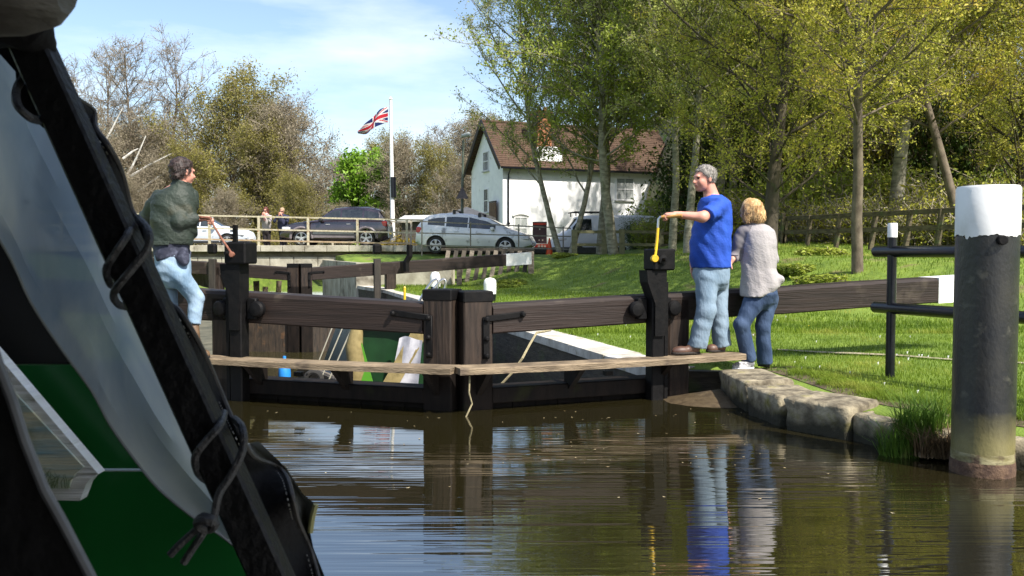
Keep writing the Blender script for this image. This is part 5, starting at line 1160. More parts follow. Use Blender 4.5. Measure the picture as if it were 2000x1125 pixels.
def facemat(q, s=1):
    E = [q(.082, .032, .004), q(.082, -.032, .004)]; Lp = q(.094, 0, -.062)
    def f(c):
        m = np.zeros(len(c))
        for e in E: m[(np.abs(c - e) < .0115 * s).all(1)] = 1
        m[(np.linalg.norm((c - Lp) * np.array([1, 1, 2.2]), axis=1) < .02 * s)] = 2
        return m
    return f
def hand(w_, d, pn, thumb, s=1.0, curl=(1.1, 1.2), spread=.0):
    """wrist, direction of the palm, normal out of the palm side, thumb-side direction; five separate bent fingers"""
    w_ = A3(w_); d = A3(d); d /= np.linalg.norm(d); n = A3(pn); n -= d * (n @ d); n /= np.linalg.norm(n); t = A3(thumb); t -= d * (t @ d); t -= n * (t @ n); t /= np.linalg.norm(t)
    fs = [ell(w_ + d * .045 * s, np.array([.052, .041, .017]) * s, np.stack([d, t, n])), cone(w_ - d * .04 * s, w_ + d * .015 * s, .028 * s, .026 * s)]
    for i, (off, L_) in enumerate(((.029, .074), (.01, .083), (-.01, .077), (-.028, .06))):
        p = w_ + (d * (.085 - .004 * abs(i - 1)) + t * off) * s; a = 0; dd = d + t * off * spread * 20; dd /= np.linalg.norm(dd); r = (.0098 - .0006 * i) * s
        for k, fr in enumerate((.45, .32, .23)):
            a += curl[0] * (1.0 if k else .7) * (1 + .06 * i); v = dd * math.cos(a) + n * math.sin(a); e = p + v * L_ * fr * s; fs.append(cone(p, e, r, r * .93)); p = e; r *= .92
    b = w_ + (d * .02 + t * .034) * s; v = t * .62 + d * .6 + n * .35; v /= np.linalg.norm(v); e = b + v * .038 * s; fs.append(cone(b, e, .013 * s, .0115 * s)); v2 = d * .55 + n * .75 + t * .1; v2 /= np.linalg.norm(v2); fs.append(cone(e, e + v2 * .032 * s, .011 * s, .009 * s))
    return smin(fs, .006 * s)
def shoe(heel, toe, z, w_=.046, h_=.09):
    heel, toe = A3(heel), A3(toe); heel[2] = toe[2] = z; d = toe - heel; L_ = np.linalg.norm(d); d /= L_; side = np.array([-d[1], d[0], 0]); R = np.stack([d, side, [0, 0, 1]])
    up_ = smin([ell(heel + d * L_ * .22 + [0, 0, .05], [L_ * .24, w_ * .85, h_ * .62], R), ell(heel + d * L_ * .68 + [0, 0, .032], [L_ * .34, w_, .045], R), cone(heel + d * L_ * .2 + [0, 0, .06], heel + d * L_ * .19 + [0, 0, h_ + .035], w_ * .85, w_ * .8)], .035)
    upper = inter(up_, plane((0, 0, z + .012), (0, 0, -1)))
    sl_ = smin([ell(heel + d * L_ * .24 + [0, 0, .012], [L_ * .27, w_ * .9, .3], R), ell(heel + d * L_ * .66 + [0, 0, .012], [L_ * .37, w_ * 1.04, .3], R)], .03)
    sole = inter(inter(sl_, plane((0, 0, z + .024), (0, 0, 1))), plane((0, 0, z), (0, 0, -1))); return upper, sole
def pz(y, Y): return CAMZ + (490 - y) / F * Y       # height of an image row at depth Y
def row(y, xl, xr, Y, b, dy=0):
    k = Y / F; return (pz(y, Y), ((xl + xr) / 2 - 1000) * k, Y + dy, (xr - xl) / 2 * k, b)

# ---- man in the blue T-shirt
Y0 = 8.42; g = thing('person', 'man in blue t-shirt and light jeans standing on the plank winding with a yellow windlass', 'person', (at(1388, 690, Y0).x, Y0, .415))
hd, (f_, l_, u_, R_, q_) = head(at(1375, 349, Y0 - .02), (-.93, -.36, -.05), s=1.03, jaw=1.12)
Sn, Ef, Wr = at(1403, 404, Y0 - .2), at(1372, 424, Y0 - .36), at(1322, 419, Y0 - .33)
Sf, E2, W2_ = at(1396, 404, Y0 + .2), at(1372, 470, Y0 + .3), at(1352, 515, Y0 + .22)
neck = cone(at(1383, 362, Y0), at(1393, 392, Y0), .062, .072)
torso_b = stack([row(384, 1375, 1412, Y0, .1), row(400, 1368, 1420, Y0, .17), row(430, 1362, 1424, Y0, .19), row(475, 1354, 1420, Y0, .17), row(530, 1358, 1418, Y0, .15)])
Hn, Kn, An = at(1392, 535, Y0 - .1), at(1379, 606, Y0 - .14), at(1362, 668, Y0 - .1); Hf, Kf, Af = at(1398, 535, Y0 + .09), at(1403, 606, Y0 + .06), at(1410, 668, Y0 + .08)
body = smin([torso_b, neck, cone(Sn, Ef, .055, .047), cone(Ef, Wr, .046, .03), cone(Sf, E2, .05, .042), cone(E2, W2_, .04, .028), cone(Hn, Kn, .055, .045), cone(Kn, An, .045, .036), cone(Hf, Kf, .055, .045), cone(Kf, Af, .045, .036)], .03)
hn = hand(at(1321, 419, Y0 - .33), (-1, .1, .02), (0, .25, -1), (-.1, 1, .2), 1.08, curl=(1.05, 1))
hn2 = hand(W2_, (-.1, -.1, -1), (1, -.2, 0), (-.3, -1, 0), 1.0, curl=(.35, 1))
mk('body', [skin(body, .011), skin(smin([hd] + ears(q_, R_, 1.03), .006), .0065), skin(hn, .0048), skin(hn2, .006)], [skinr, eyem, lipm], g, facemat(q_, 1.03))
hair = ell(q_(-.02, 0, .032), np.array([.108, .087, .1]) * 1.03, R_)
hair = folds(inter(inter(hair, plane(q_(.052, 0, .05), f_ * .8 - u_ * .75)), plane(q_(-.02, 0, -.035), -u_)), .003, 110, 3)
hv = skin(hair, .0075); mk('hair', [hv, strands('s', hv, g, None, .01, 2200, 1, down=.4, sg=.15)], [M('grey_hair', (.12, .11, .095), (.36, .33, .3), 40, .7, .6)], g)
blue = M('royal_blue_cotton', (.006, .05, .34), (.012, .075, .44), 3, .8, .25, bscale=60)
ts = stack([row(381, 1376, 1407, Y0, .085), row(387, 1369, 1416, Y0, .14), row(396, 1365, 1424, Y0, .2), row(415, 1361, 1427, Y0, .225), row(445, 1353, 1428, Y0, .22), row(475, 1347, 1427, Y0, .215), row(500, 1347, 1426, Y0, .2), row(519, 1350, 1427, Y0, .2), row(523, 1351, 1427, Y0, .2)])
sleeve_n = cone(Sn, at(1381, 421, Y0 - .335), .078, .074, cut1=True); sleeve_f = cone(Sf, A3(Sf) + (A3(E2) - A3(Sf)) * .75, .075, .072, cut1=True)
shirt = folds(smin([ts, sleeve_n, sleeve_f], .045), .0042, 42, 12, dirs=(.55, .1, .4))
shirt = sub(shirt, cone(at(1384, 350, Y0), at(1386, 384, Y0), .065, .074))
mk('t_shirt', [skin(shirt, .0095)], [blue], g)
denim = M('faded_denim', (.13, .195, .265), (.25, .33, .41), 4, .85, .35, stretch=(1, 1, .45), lo=.34, hi=.62, bscale=50)
jn = smin([stack([row(508, 1353, 1424, Y0, .17), row(535, 1353, 1425, Y0, .185), row(553, 1358, 1423, Y0, .17), row(566, 1372, 1415, Y0, .1)]), cone(at(1380, 545, Y0 - .09), Kn, .108, .088), cone(Kn, at(1361, 678, Y0 - .1), .088, .09, cut1=True), cone(at(1402, 545, Y0 + .07), Kf, .106, .086), cone(Kf, at(1411, 676, Y0 + .08), .086, .088, cut1=True)], .03)
mk('jeans', [skin(folds(jn, .0026, 46, 5, dirs=(.45, 0, .5)), .01)], [denim], g)
brown = M('brown_leather', (.07, .035, .025), (.14, .075, .05), 8, .5, .3); solem = M('rubber_sole', (.02, .015, .012), None, rough=.8)
for a, e in (((1366, -.1), (1313, -.16)), ((1415, .08), (1380, .03))):
    up_, so_ = shoe(at(a[0], 690, Y0 + a[1]), at(e[0], 690, Y0 + e[1]), .417, .05)
    s_ = mk('shoe', [skin(up_, .008)], [brown], g); mk('sole', [skin(so_, .008)], [solem], s_)
# windlass held in his hand
wt = thing('windlass', 'bright yellow windlass handle held out by the man in blue', 'windlass', at(1280, 505, 8.12))
b = MB(); b.tube([at(1279, 505, 8.1), at(1283, 470, 8.1), at(1285, 445, 8.1)], [.016, .014, .013], 10); b.build('crank_arm', yellowpaint, wt, smooth=True)
MB().lathe(at(1279, 505, 8.1) + Vector((0, .09, 0)), [(.034, 0), (.036, .02), (.036, .1), (.03, .12)], 14, axis=(0, -1, 0)).build('socket', yellowpaint, wt, smooth=True)
MB().tube([at(1285, 447, 8.1), at(1286, 428, 8.1), at(1289, 424, 8.1), at(1300, 423, 8.09)], .011, 8).build('shank', chrome, wt, smooth=True)
MB().tube([at(1292, 424, 8.1), at(1332, 421, 8.02)], .015, 10).build('grip', M('wooden_grip', (.4, .2, .05), (.5, .28, .08), 8, .5), wt, smooth=True)

# ---- woman in the grey raglan top
Y1 = 8.5; g = thing('person', 'blonde woman in grey raglan top and dark jeans seen from behind leaning on the beam', 'person', (at(1478, 715, Y1).x, Y1, .25))
hd, (f_, l_, u_, R_, q_) = head(at(1465, 413, Y1), (-.62, .75, -.12), s=.95)
Sl, El_, Wl = at(1449, 454, Y1 - .02), at(1436, 497, Y1 + .02), at(1427, 512, Y1 - .08); Sr, Er_, Wr_ = at(1502, 458, Y1 + .06), at(1510, 506, Y1 + .1), at(1480, 540, Y1 + .28)
tb_ = stack([row(440, 1462, 1488, Y1, .07), row(450, 1450, 1505, Y1, .1), row(480, 1450, 1506, Y1, .11), row(520, 1456, 1500, Y1, .1), row(565, 1456, 1516, Y1, .13)], rot=.12)
HL_, KL, AL = at(1475, 585, Y1 - .04), at(1448, 635, Y1 - .1), at(1461, 700, Y1 - .02); HR_, KR, AR = at(1500, 580, Y1 + .08), at(1490, 640, Y1 + .04), at(1493, 702, Y1 + .1)
body = smin([tb_, cone(at(1468, 425, Y1), at(1474, 448, Y1), .045, .052), cone(Sl, El_, .04, .034), cone(El_, Wl, .033, .024), cone(Sr, Er_, .04, .034), cone(Er_, Wr_, .033, .024), cone(HL_, KL, .05, .04), cone(KL, AL, .04, .032), cone(HR_, KR, .05, .04), cone(KR, AR, .04, .032)], .03)
mk('body', [skin(body, .011), skin(smin([hd] + ears(q_, R_, .95), .006), .0065), skin(hand(Wl, (-.6, -.1, -.8), (.6, 0, -.6), (0, -1, 0), .88, curl=(.5, 1)), .005), skin(hand(Wr_, (-1, .2, -.2), (0, .3, -1), (0, 1, 0), .88, curl=(.5, 1)), .006)], [skinm, eyem, lipm], g, facemat(q_, .95))
hr = smin([ell(q_(-.03, 0, .03), np.array([.112, .094, .102]) * .98, R_), ell(q_(-.085, .0, -.035), [.05, .07, .075], R_), ell(q_(-.01, -.075, -.03), [.05, .03, .075], R_), ell(q_(-.01, .075, -.03), [.05, .03, .07], R_), ell(q_(-.11, -.035, -.055), [.03, .04, .055], R_)], .03)
hr = folds(sub(hr, ell(q_(.1, 0, -.04), [.075, .062, .09], R_)), .006, 90, 8, dirs=(.2, .2, .3))
hv = skin(hr, .007); mk('hair', [hv, strands('s', hv, g, None, .03, 2600, 2, down=1.3, sg=.16)], [M('ginger_blonde_hair', (.36, .19, .06), (.66, .44, .2), 22, .55, .7, stretch=(1, 1, .3), lo=.36, hi=.6)], g)
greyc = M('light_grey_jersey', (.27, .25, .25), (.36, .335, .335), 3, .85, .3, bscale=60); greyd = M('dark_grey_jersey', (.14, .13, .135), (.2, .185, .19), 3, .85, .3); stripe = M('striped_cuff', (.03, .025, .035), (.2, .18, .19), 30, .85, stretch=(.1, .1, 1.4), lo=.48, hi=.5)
top_ = stack([row(436, 1461, 1491, Y1, .06, .0), row(441, 1452, 1502, Y1, .1), row(452, 1446, 1512, Y1, .13), row(475, 1445, 1516, Y1, .145), row(500, 1447, 1517, Y1, .145), row(525, 1449, 1515, Y1, .145), row(545, 1448, 1521, Y1, .16), row(560, 1448, 1522, Y1, .17), row(572, 1447, 1512, Y1, .172), row(578, 1448, 1490, Y1, .17)], rot=.12)
sl1 = smin([cone(Sl, El_, .064, .056), cone(El_, A3(El_) + (A3(Wl) - A3(El_)) * .55, .054, .046, cut1=True)], .02); sl2 = smin([cone(Sr, Er_, .062, .054), cone(Er_, A3(Er_) + (A3(Wr_) - A3(Er_)) * .6, .052, .045, cut1=True)], .02)
tp = folds(smin([top_, sl1, sl2, ell(at(1521, 545, Y1 - .02), [.05, .06, .035])], .03), .0055, 36, 21, dirs=(.6, 0, .45))
Sl3, El3 = A3(Sl), A3(El_)
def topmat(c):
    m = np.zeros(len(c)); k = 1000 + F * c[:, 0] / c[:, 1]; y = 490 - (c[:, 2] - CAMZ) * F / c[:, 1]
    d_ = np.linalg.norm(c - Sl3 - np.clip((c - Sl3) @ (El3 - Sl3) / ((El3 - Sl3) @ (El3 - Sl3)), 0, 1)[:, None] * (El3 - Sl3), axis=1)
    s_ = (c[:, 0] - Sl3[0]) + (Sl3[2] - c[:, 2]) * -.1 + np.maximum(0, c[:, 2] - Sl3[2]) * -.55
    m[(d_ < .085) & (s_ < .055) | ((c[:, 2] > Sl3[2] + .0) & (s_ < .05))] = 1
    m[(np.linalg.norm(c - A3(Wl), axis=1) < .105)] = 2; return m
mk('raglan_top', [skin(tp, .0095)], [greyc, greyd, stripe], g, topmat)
navy = M('dark_denim', (.015, .035, .085), (.05, .085, .16), 5, .85, .35, stretch=(1, 1, .4), bscale=50)
jn = smin([stack([row(556, 1458, 1515, Y1, .13), row(574, 1453, 1519, Y1, .155), row(592, 1455, 1514, Y1, .12), row(604, 1470, 1500, Y1, .07)], rot=.12), cone(at(1474, 588, Y1 - .05), KL, .1, .07), cone(KL, at(1463, 703, Y1 - .02), .07, .076, cut1=True), cone(at(1500, 583, Y1 + .06), KR, .1, .068), cone(KR, at(1494, 709, Y1 + .1), .068, .076, cut1=True)], .03)
mk('jeans', [skin(folds(jn, .0028, 42, 6, dirs=(.45, 0, .5)), .01)], [navy], g)
tr = M('white_grey_trainer', (.5, .5, .5), (.16, .16, .17), 22, .6, lo=.45, hi=.55); up_, so_ = shoe(at(1471, 718, Y1 - .03), at(1432, 718, Y1 - .1), .252, .044); s_ = mk('shoe', [skin(up_, .007)], [tr], g); mk('sole', [skin(so_, .008)], [framew], s_)
up_, so_ = shoe(at(1500, 716, Y1 + .08), at(1484, 716, Y1 + .22), .252, .044); s_ = mk('shoe', [skin(up_, .008)], [M('dark_trainer', (.03, .03, .045), (.08, .08, .1), 20, .6)], g); mk('sole', [skin(so_, .008)], [solem], s_)

# ---- man in the green jacket
Y2 = 7.98; g = thing('person', 'man in dark green jacket and pale torn jeans winding the left paddle gear', 'person', (at(370, 690, Y2).x, Y2, .415))
hd, (f_, l_, u_, R_, q_) = head(at(358, 336, Y2), (.62, .76, -.08), s=1.0)
S_r, E_r, W_r = at(372, 385, Y2 + .05), at(350, 433, Y2 - .12), at(388, 428, Y2 - .02); S_l, E_l, W_l = at(312, 388, Y2 + .02), at(287, 425, Y2 + .14), at(300, 440, Y2 + .32)
tb_ = stack([row(362, 335, 372, Y2, .08), row(378, 310, 378, Y2, .11), row(420, 305, 374, Y2, .12), row(470, 305, 365, Y2, .12), row(520, 308, 368, Y2, .13)])
H1, K1, A1_ = at(352, 530, Y2 - .06), at(383, 582, Y2 + .02), at(378, 645, Y2 - .02); H0, K0, A0_ = at(326, 530, Y2 + .06), at(330, 600, Y2 + .1), at(318, 668, Y2 + .16)
body = smin([tb_, cone(at(356, 350, Y2), at(352, 372, Y2), .055, .065), cone(S_r, E_r, .05, .042), cone(E_r, W_r, .04, .028), cone(S_l, E_l, .05, .042), cone(E_l, W_l, .04, .028), cone(H1, K1, .052, .042), cone(K1, A1_, .042, .034), cone(H0, K0, .052, .042), cone(K0, A0_, .042, .034)], .03)
mk('body', [skin(body, .011), skin(smin([hd] + ears(q_, R_), .006), .0065), skin(hand(W_r, (.95, .15, .1), (.15, .3, -.9), (-.1, 1, .2), 1.05, curl=(.95, 1)), .0048), skin(hand(W_l, (.3, 1, -.1), (.9, -.2, -.3), (0, 0, 1), 1.0, curl=(.6, 1)), .006)], [skinr, eyem, lipm], g, facemat(q_))
hr = inter(inter(smin([ell(q_(-.022, 0, .034), [.112, .09, .103], R_), ell(q_(-.075, 0, -.03), [.04, .06, .06], R_)], .02), plane(q_(.05, 0, .05), f_ * .85 - u_ * .6)), plane(q_(-.03, 0, -.075), -u_))
hv = skin(folds(hr, .005, 95, 4), .007); mk('hair', [hv, strands('s', hv, g, None, .014, 2400, 3, down=.8, sg=.15)], [M('dark_brown_hair', (.012, .007, .006), (.045, .025, .02), 30, .5, .6)], g)
jk = M('waxed_green_jacket', (.009, .016, .011), (.021, .032, .022), 3.5, .65, .45, dirt=((.055, .05, .028), 2.6, .58), bscale=40)
jt = stack([row(362, 338, 374, Y2, .08), row(370, 322, 380, Y2, .11), row(382, 304, 384, Y2, .15), row(400, 298, 386, Y2, .165), row(435, 296, 386, Y2, .165), row(465, 297, 382, Y2, .16), row(478, 299, 377, Y2, .155)])
jt = smin([jt, cone(S_r, E_r, .082, .074), cone(E_r, A3(E_r) + (A3(W_r) - A3(E_r)) * .9, .072, .055, cut1=True), cone(S_l, E_l, .08, .072), cone(E_l, W_l, .07, .055, cut1=True)], .014)
collar = sub(cone(at(357, 352, Y2), at(353, 366, Y2), .082, .09, True, True), cone(at(358, 345, Y2), at(354, 362, Y2), .07, .074))
mk('jacket', [skin(smin([folds(jt, .0065, 34, 31, dirs=(.6, .1, .3)), collar], .012), .0095)], [jk], g)
MB().box((at(322, 475, Y2).x, Y2 - .165, pz(475, Y2)), (.2, .012, .035), bev=.004).build('waist_tab', jk, g)
ss = smin([stack([row(472, 302, 372, Y2, .145), row(495, 301, 370, Y2, .15), row(503, 304, 368, Y2, .15)]), ell(at(318, 500, Y2 - .1), [.07, .05, .07]), ell(at(357, 502, Y2 - .1), [.055, .05, .08])], .02)
mk('shirt_tail', [skin(folds(ss, .008, 30, 9), .01)], [M('navy_shirt', (.012, .014, .03), (.1, .11, .16), 6, .85, lo=.5, hi=.7)], g)
ld = M('light_torn_denim', (.12, .2, .29), (.28, .38, .48), 4, .85, .35, stretch=(1, 1, .5), lo=.34, hi=.6, bscale=50)
jn = smin([stack([row(496, 304, 370, Y2, .145), row(530, 304, 372, Y2, .16), row(548, 310, 372, Y2, .13), row(562, 326, 362, Y2, .08)]), cone(at(352, 540, Y2 - .06), K1, .093, .07), cone(K1, at(379, 633, Y2 - .02), .07, .06, cut1=True), cone(at(326, 540, Y2 + .05), K0, .092, .074), cone(K0, at(319, 660, Y2 + .15), .074, .066, cut1=True)], .028)
mk('jeans', [skin(folds(jn, .003, 46, 11, dirs=(.45, 0, .5)), .0095)], [ld], g)
bt = M('brown_boot', (.06, .035, .018), (.14, .085, .045), 9, .6, .4)
for a, e, c_ in (((378, -.06), (409, .04), A1_), ((318, .16), (345, .25), A0_)):
    up_, so_ = shoe(at(a[0], 690, Y2 + a[1]), at(e[0], 690, Y2 + e[1]), .417, .048, .1); ank = A3(c_); base = A3(at(a[0] + 3, 680, Y2 + a[1]))
    s_ = mk('boot', [skin(smin([up_, cone(ank + [0, 0, .03], base, .05, .05)], .03), .0085)], [bt], g); mk('sole', [skin(so_, .008)], [solem], s_)
wt = thing('windlass', 'rusty red windlass on the left paddle spindle held by the man in green jacket', 'windlass', at(452, 497, 7.85))
MB().tube([at(410, 428, 7.86), at(432, 465, 7.84), at(453, 496, 7.83)], [.009, .01, .012], 8).build('crank_arm', rust, wt, smooth=True)
MB().lathe(at(454, 497, 7.88), [(.022, 0), (.025, .02), (.025, .07), (.02, .08)], 12, axis=(.2, -1, 0)).build('socket', rust, wt, smooth=True)
MB().tube([at(386, 424, 7.97), at(412, 427, 7.85)], .014, 8).build('grip', rust, wt, smooth=True)

# ---- the couple on the bridge
def leaner(px, label, coat, trou, hairm, scarf, hs, w_):
    Y = 38.35; g = thing('person', label, 'person', (at(px, 480, Y).x, Y, 1.56))
    X = at(px, 480, Y).x; zs = 2.95
    hd, (f_, l_, u_, R_, q_) = head((X, Y - .12, 3.14 + hs), (.0, -1, -.25), s=1.12)
    T = stack([(2.98, X, Y - .05, .09, .08), (2.92, X, Y - .04, w_, .12), (2.6, X, Y, w_ * 1.02, .15), (2.35, X, Y + .02, w_ * .9, .14), (2.25, X, Y + .03, w_ * .92, .15)])
    arms = []
    for s_ in (-1, 1):
        S = (X + s_ * w_, Y - .05, 2.87); E = (X + s_ * (w_ + .05), Y - .32, 2.66); W = (X + s_ * .05, Y - .38, 2.98 if s_ > 0 else 2.9)
        arms += [cone(S, E, .065, .055), cone(E, W, .052, .04, cut1=True)]
    body = smin([stack([(2.9, X, Y, w_ * .8, .08), (2.25, X, Y, w_ * .6, .08)]), cone((X, Y - .1, 3.06), (X, Y - .03, 2.92), .05, .055), ] + [cone((X + s_ * .08, Y, 2.3), (X + s_ * .08, Y + .02, 1.64), .05, .035) for s_ in (-1, 1)], .03)
    hands = [skin(hand((X + s_ * .05, Y - .39, 2.94), (-s_ * .5, -.2, .8), (-s_ * .3, .9, 0), (0, 0, 1), 1.1, curl=(.9, 1)), .009) for s_ in (-1, 1)]
    mk('body', [skin(body, .02), skin(smin([hd] + ears(q_, R_, 1.12), .006), .012)] + hands, [skinr, eyem, lipm], g, facemat(q_, 1.12))
    mk('coat', [skin(folds(smin([T] + arms, .04), .008, 22, 3), .016)], [coat], g)
    mk('trousers', [skin(smin([stack([(2.36, X, Y + .02, w_ * .82, .13), (2.2, X, Y + .02, w_ * .85, .14), (2.1, X, Y + .02, w_ * .6, .1)])] + [cone((X + s_ * .09, Y + .02, 2.2), (X + s_ * .08, Y + .02, 1.62), .09, .07, cut1=True) for s_ in (-1, 1)], .03), .016)], [trou], g)
    for s_ in (-1, 1):
        up_, so_ = shoe((X + s_ * .08, Y + .06, 0), (X + s_ * .09, Y - .2, 0), 1.562); mk('shoe', [skin(smin([up_, so_], .01), .016)], [solem], g)
    hb = [ell(q_(-.03, 0, .035), np.array([.115, .092, .1]) * 1.12, R_)]
    if scarf: hb += [ell(q_(-.03, s_ * .08, -.06), [.05, .035, .13], R_) for s_ in (-1, 1)]
    mk('hair', [skin(sub(smin(hb, .03), ell(q_(.1, 0, -.02), [.09, .075, .11], R_)), .011)], [hairm], g)
    b = MB(); [b.box(A3(q_(.112, s_ * .04, .006)), (.07, .02, .045), bev=.008) for s_ in (-1, 1)]; b.box(A3(q_(.112, 0, .012)), (.1, .012, .012)); b.build('sunglasses', trim, g)
    if scarf: mk('scarf', [skin(folds(smin([ell((X, Y - .08, 2.97), [.12, .11, .07]), cone((X - .03, Y - .18, 2.95), (X - .02, Y - .2, 2.72), .06, .05)], .03), .01, 40, 2), .014)], [scarf], g)
leaner(521, 'woman in grey cardigan and pink scarf leaning on the bridge rail', M('grey_cardigan', (.28, .26, .26), (.36, .33, .33), 4, .9), M('black_trousers', (.012, .008, .01), None, rough=.8), M('dark_red_hair', (.06, .015, .01), (.12, .03, .02), 9, .6), M('pink_scarf', (.6, .3, .3), (.7, .42, .4), 9, .9), .0, .2)
leaner(553, 'man in navy jacket and sunglasses leaning on the bridge rail beside the woman', M('navy_jacket', (.012, .015, .045), (.022, .026, .065), 4, .8), M('navy_trousers', (.01, .011, .02), None, rough=.8), M('sandy_grey_hair', (.3, .2, .12), (.42, .3, .2), 9, .7), None, -.03, .23)
# ------------------------------------------------------------ the boat the picture is taken from: canopy frame, clear window, cabin
def A(px, py, Y): return at(px, py, Y)
g = thing('narrowboat', 'green narrowboat under a black canvas canopy close in front at left', 'boat', (-1.2, 1.0, 0))
blk = M('black_battened_wood', (.0015, .0015, .0018), (.004, .004, .0045), 9, .55, .25, spec=.25, dirt=((.02, .02, .021), 34, .66), bscale=70)
S0, S1 = A(22, 0, .97), A(548, 1165, .93); dS = (S1 - S0).normalized()
MB().bar(S0, S1, .039, .03, up=(0, 1, 0), bev=.003).build('canopy_strut', blk, g)
canv = M('black_canvas', (.0015, .0015, .002), (.004, .0038, .004), 6, .8, .4, bscale=35, spec=.2)
edge = [(62, 20), (70, 45), (98, 68), (106, 85), (104, 105), (125, 145), (148, 188), (183, 215), (188, 250), (212, 284), (238, 335), (258, 410), (280, 440), (292, 490), (300, 545), (330, 590), (352, 608), (385, 662), (415, 725), (446, 800), (470, 850), (496, 892), (540, 910), (562, 935), (574, 980), (584, 1020), (606, 1070), (626, 1140)]
def smoothpts(p, n=4):
    out = []
    for i in range(len(p) - 1):
        a, b_, c_, d_ = [np.array(p[max(0, min(len(p) - 1, i + k))], float) for k in (-1, 0, 1, 2)]
        for t in [j / n for j in range(n)]:
            out.append(tuple(.5 * ((2 * b_) + (c_ - a) * t + (2 * a - 5 * b_ + 4 * c_ - d_) * t * t + (3 * b_ - 3 * c_ + d_ - a) * t ** 3)))
    out.append(p[-1]); return out
E = smoothpts(edge, 4)
V = []; NC = 6; EP = []
for i, (x, y) in enumerate(E):
    t = max(0, min(1, (y - 0) / 1165)); lx = 22 + (548 - 22) * t + 8
    for j in range(NC):
        u = j / (NC - 1); px = lx + (x - lx) * u; V.append(A(px, y, 1.0 + .035 * math.sin(i * .42 + 2.2 * u) * u + .02 * u))
    EP.append(V[-1])
o = MB().add(V, [(i * NC + j, (i + 1) * NC + j, (i + 1) * NC + j + 1, i * NC + j + 1) for i in range(len(E) - 1) for j in range(NC - 1)]).build('canvas_flap', canv, g, smooth=True)
m = o.modifiers.new('t', 'SOLIDIFY'); m.thickness = .0025
MB().tube(EP, .0028, 6).build('hem', M('hem_tape', (.02, .018, .016), (.06, .055, .05), 60, .7), g, smooth=True)
b = MB()
for i in range(20, len(EP) - 1):
    a, e = EP[i], EP[i + 1]; n_ = max(1, int((e - a).length / .0055))
    for k in range(n_):
        p = a.lerp(e, (k + .2) / n_); q = a.lerp(e, (k + .62) / n_); off = Vector((-.005, -.0045, .0)); b.tube([p + off, q + off], .0006, 3)
o = b.build('stitching', M('thread', (.3, .29, .26), None, rough=.8), g); o['kind'] = 'stuff'
# turned-back end of the clear sheet showing beyond the flap
pv = M('yellowed_vinyl', (.28, .29, .28), (.4, .4, .36), 5, .25, .2, spec=.6)
Vv = []; rows_ = [(470, 868, 505, 862), (520, 905, 560, 915), (565, 945, 592, 965), (575, 985, 617, 985), (590, 1030, 606, 1040), (600, 1070, 612, 1070), (615, 1120, 640, 1140)]
for x0, y0, x1, y1 in rows_:
    for j in range(5): u = j / 4; Vv.append(A(x0 + (x1 - x0) * u, y0 + (y1 - y0) * u, 1.05 + .03 * math.sin(u * 3.1)))
MB().add(Vv, [(i * 5 + j, i * 5 + 5 + j, i * 5 + 6 + j, i * 5 + j + 1) for i in range(len(rows_) - 1) for j in range(4)]).build('vinyl_end', pv, g, smooth=True)
MB().tube([A(617, 985, 1.045), A(610, 1012, 1.045), A(606, 1040, 1.045)], .0035, 6).build('yellow_edge', M('yellow_edge', (.3, .28, .1), (.2, .2, .1), 20, .6), g, smooth=True)
# clear window
wv = bpy.data.materials.new('clear_vinyl'); wv.use_nodes = True; nt = wv.node_tree; P_ = nt.nodes['Principled BSDF']; L = nt.links.new
P_.inputs['Base Color'].default_value = (.2, .22, .23, 1); P_.inputs['Roughness'].default_value = .48; P_.inputs['Specular IOR Level'].default_value = .8
tc_ = nt.nodes.new('ShaderNodeTexCoord'); mp_ = nt.nodes.new('ShaderNodeMapping'); mp_.inputs['Scale'].default_value = (2.6, 2, 1.0); mp_.inputs['Rotation'].default_value = (0, rad(35), 0)
n_ = nt.nodes.new('ShaderNodeTexNoise'); n_.inputs['Scale'].default_value = 3.4; n_.inputs['Detail'].default_value = 6; n_.inputs['Distortion'].default_value = .8
L(tc_.outputs['Object'], mp_.inputs[0]); L(mp_.outputs[0], n_.inputs['Vector'])
r_ = nt.nodes.new('ShaderNodeValToRGB'); e_ = r_.color_ramp.elements; e_[0].position = .35; e_[0].color = (.33, .4, .49, 1); e_[1].position = .68; e_[1].color = (.74, .74, .68, 1); L(n_.outputs[0], r_.inputs[0]); L(r_.outputs[0], P_.inputs['Base Color'])
bp_ = nt.nodes.new('ShaderNodeBump'); bp_.inputs['Strength'].default_value = .5; bp_.inputs['Distance'].default_value = .02; L(n_.outputs[0], bp_.inputs['Height']); L(bp_.outputs[0], P_.inputs['Normal'])
tr_ = nt.nodes.new('ShaderNodeBsdfTransparent'); tr_.inputs[0].default_value = (.72, .78, .84, 1); tl_ = nt.nodes.new('ShaderNodeBsdfTranslucent'); L(r_.outputs[0], tl_.inputs[0])
m0 = nt.nodes.new('ShaderNodeMixShader'); m0.inputs[0].default_value = .5; m1 = nt.nodes.new('ShaderNodeMixShader'); m1.inputs[0].default_value = .03
L(P_.outputs[0], m0.inputs[1]); L(tl_.outputs[0], m0.inputs[2]); L(m0.outputs[0], m1.inputs[1]); L(tr_.outputs[0], m1.inputs[2]); L(m1.outputs[0], nt.nodes['Material Output'].inputs[0])
low = smoothpts([(-160, 250), (0, 470), (60, 590), (120, 682), (180, 765), (215, 830), (265, 900), (310, 955), (370, 1005), (430, 1045), (470, 1075), (520, 1100)], 4)
V = []; NC = 10
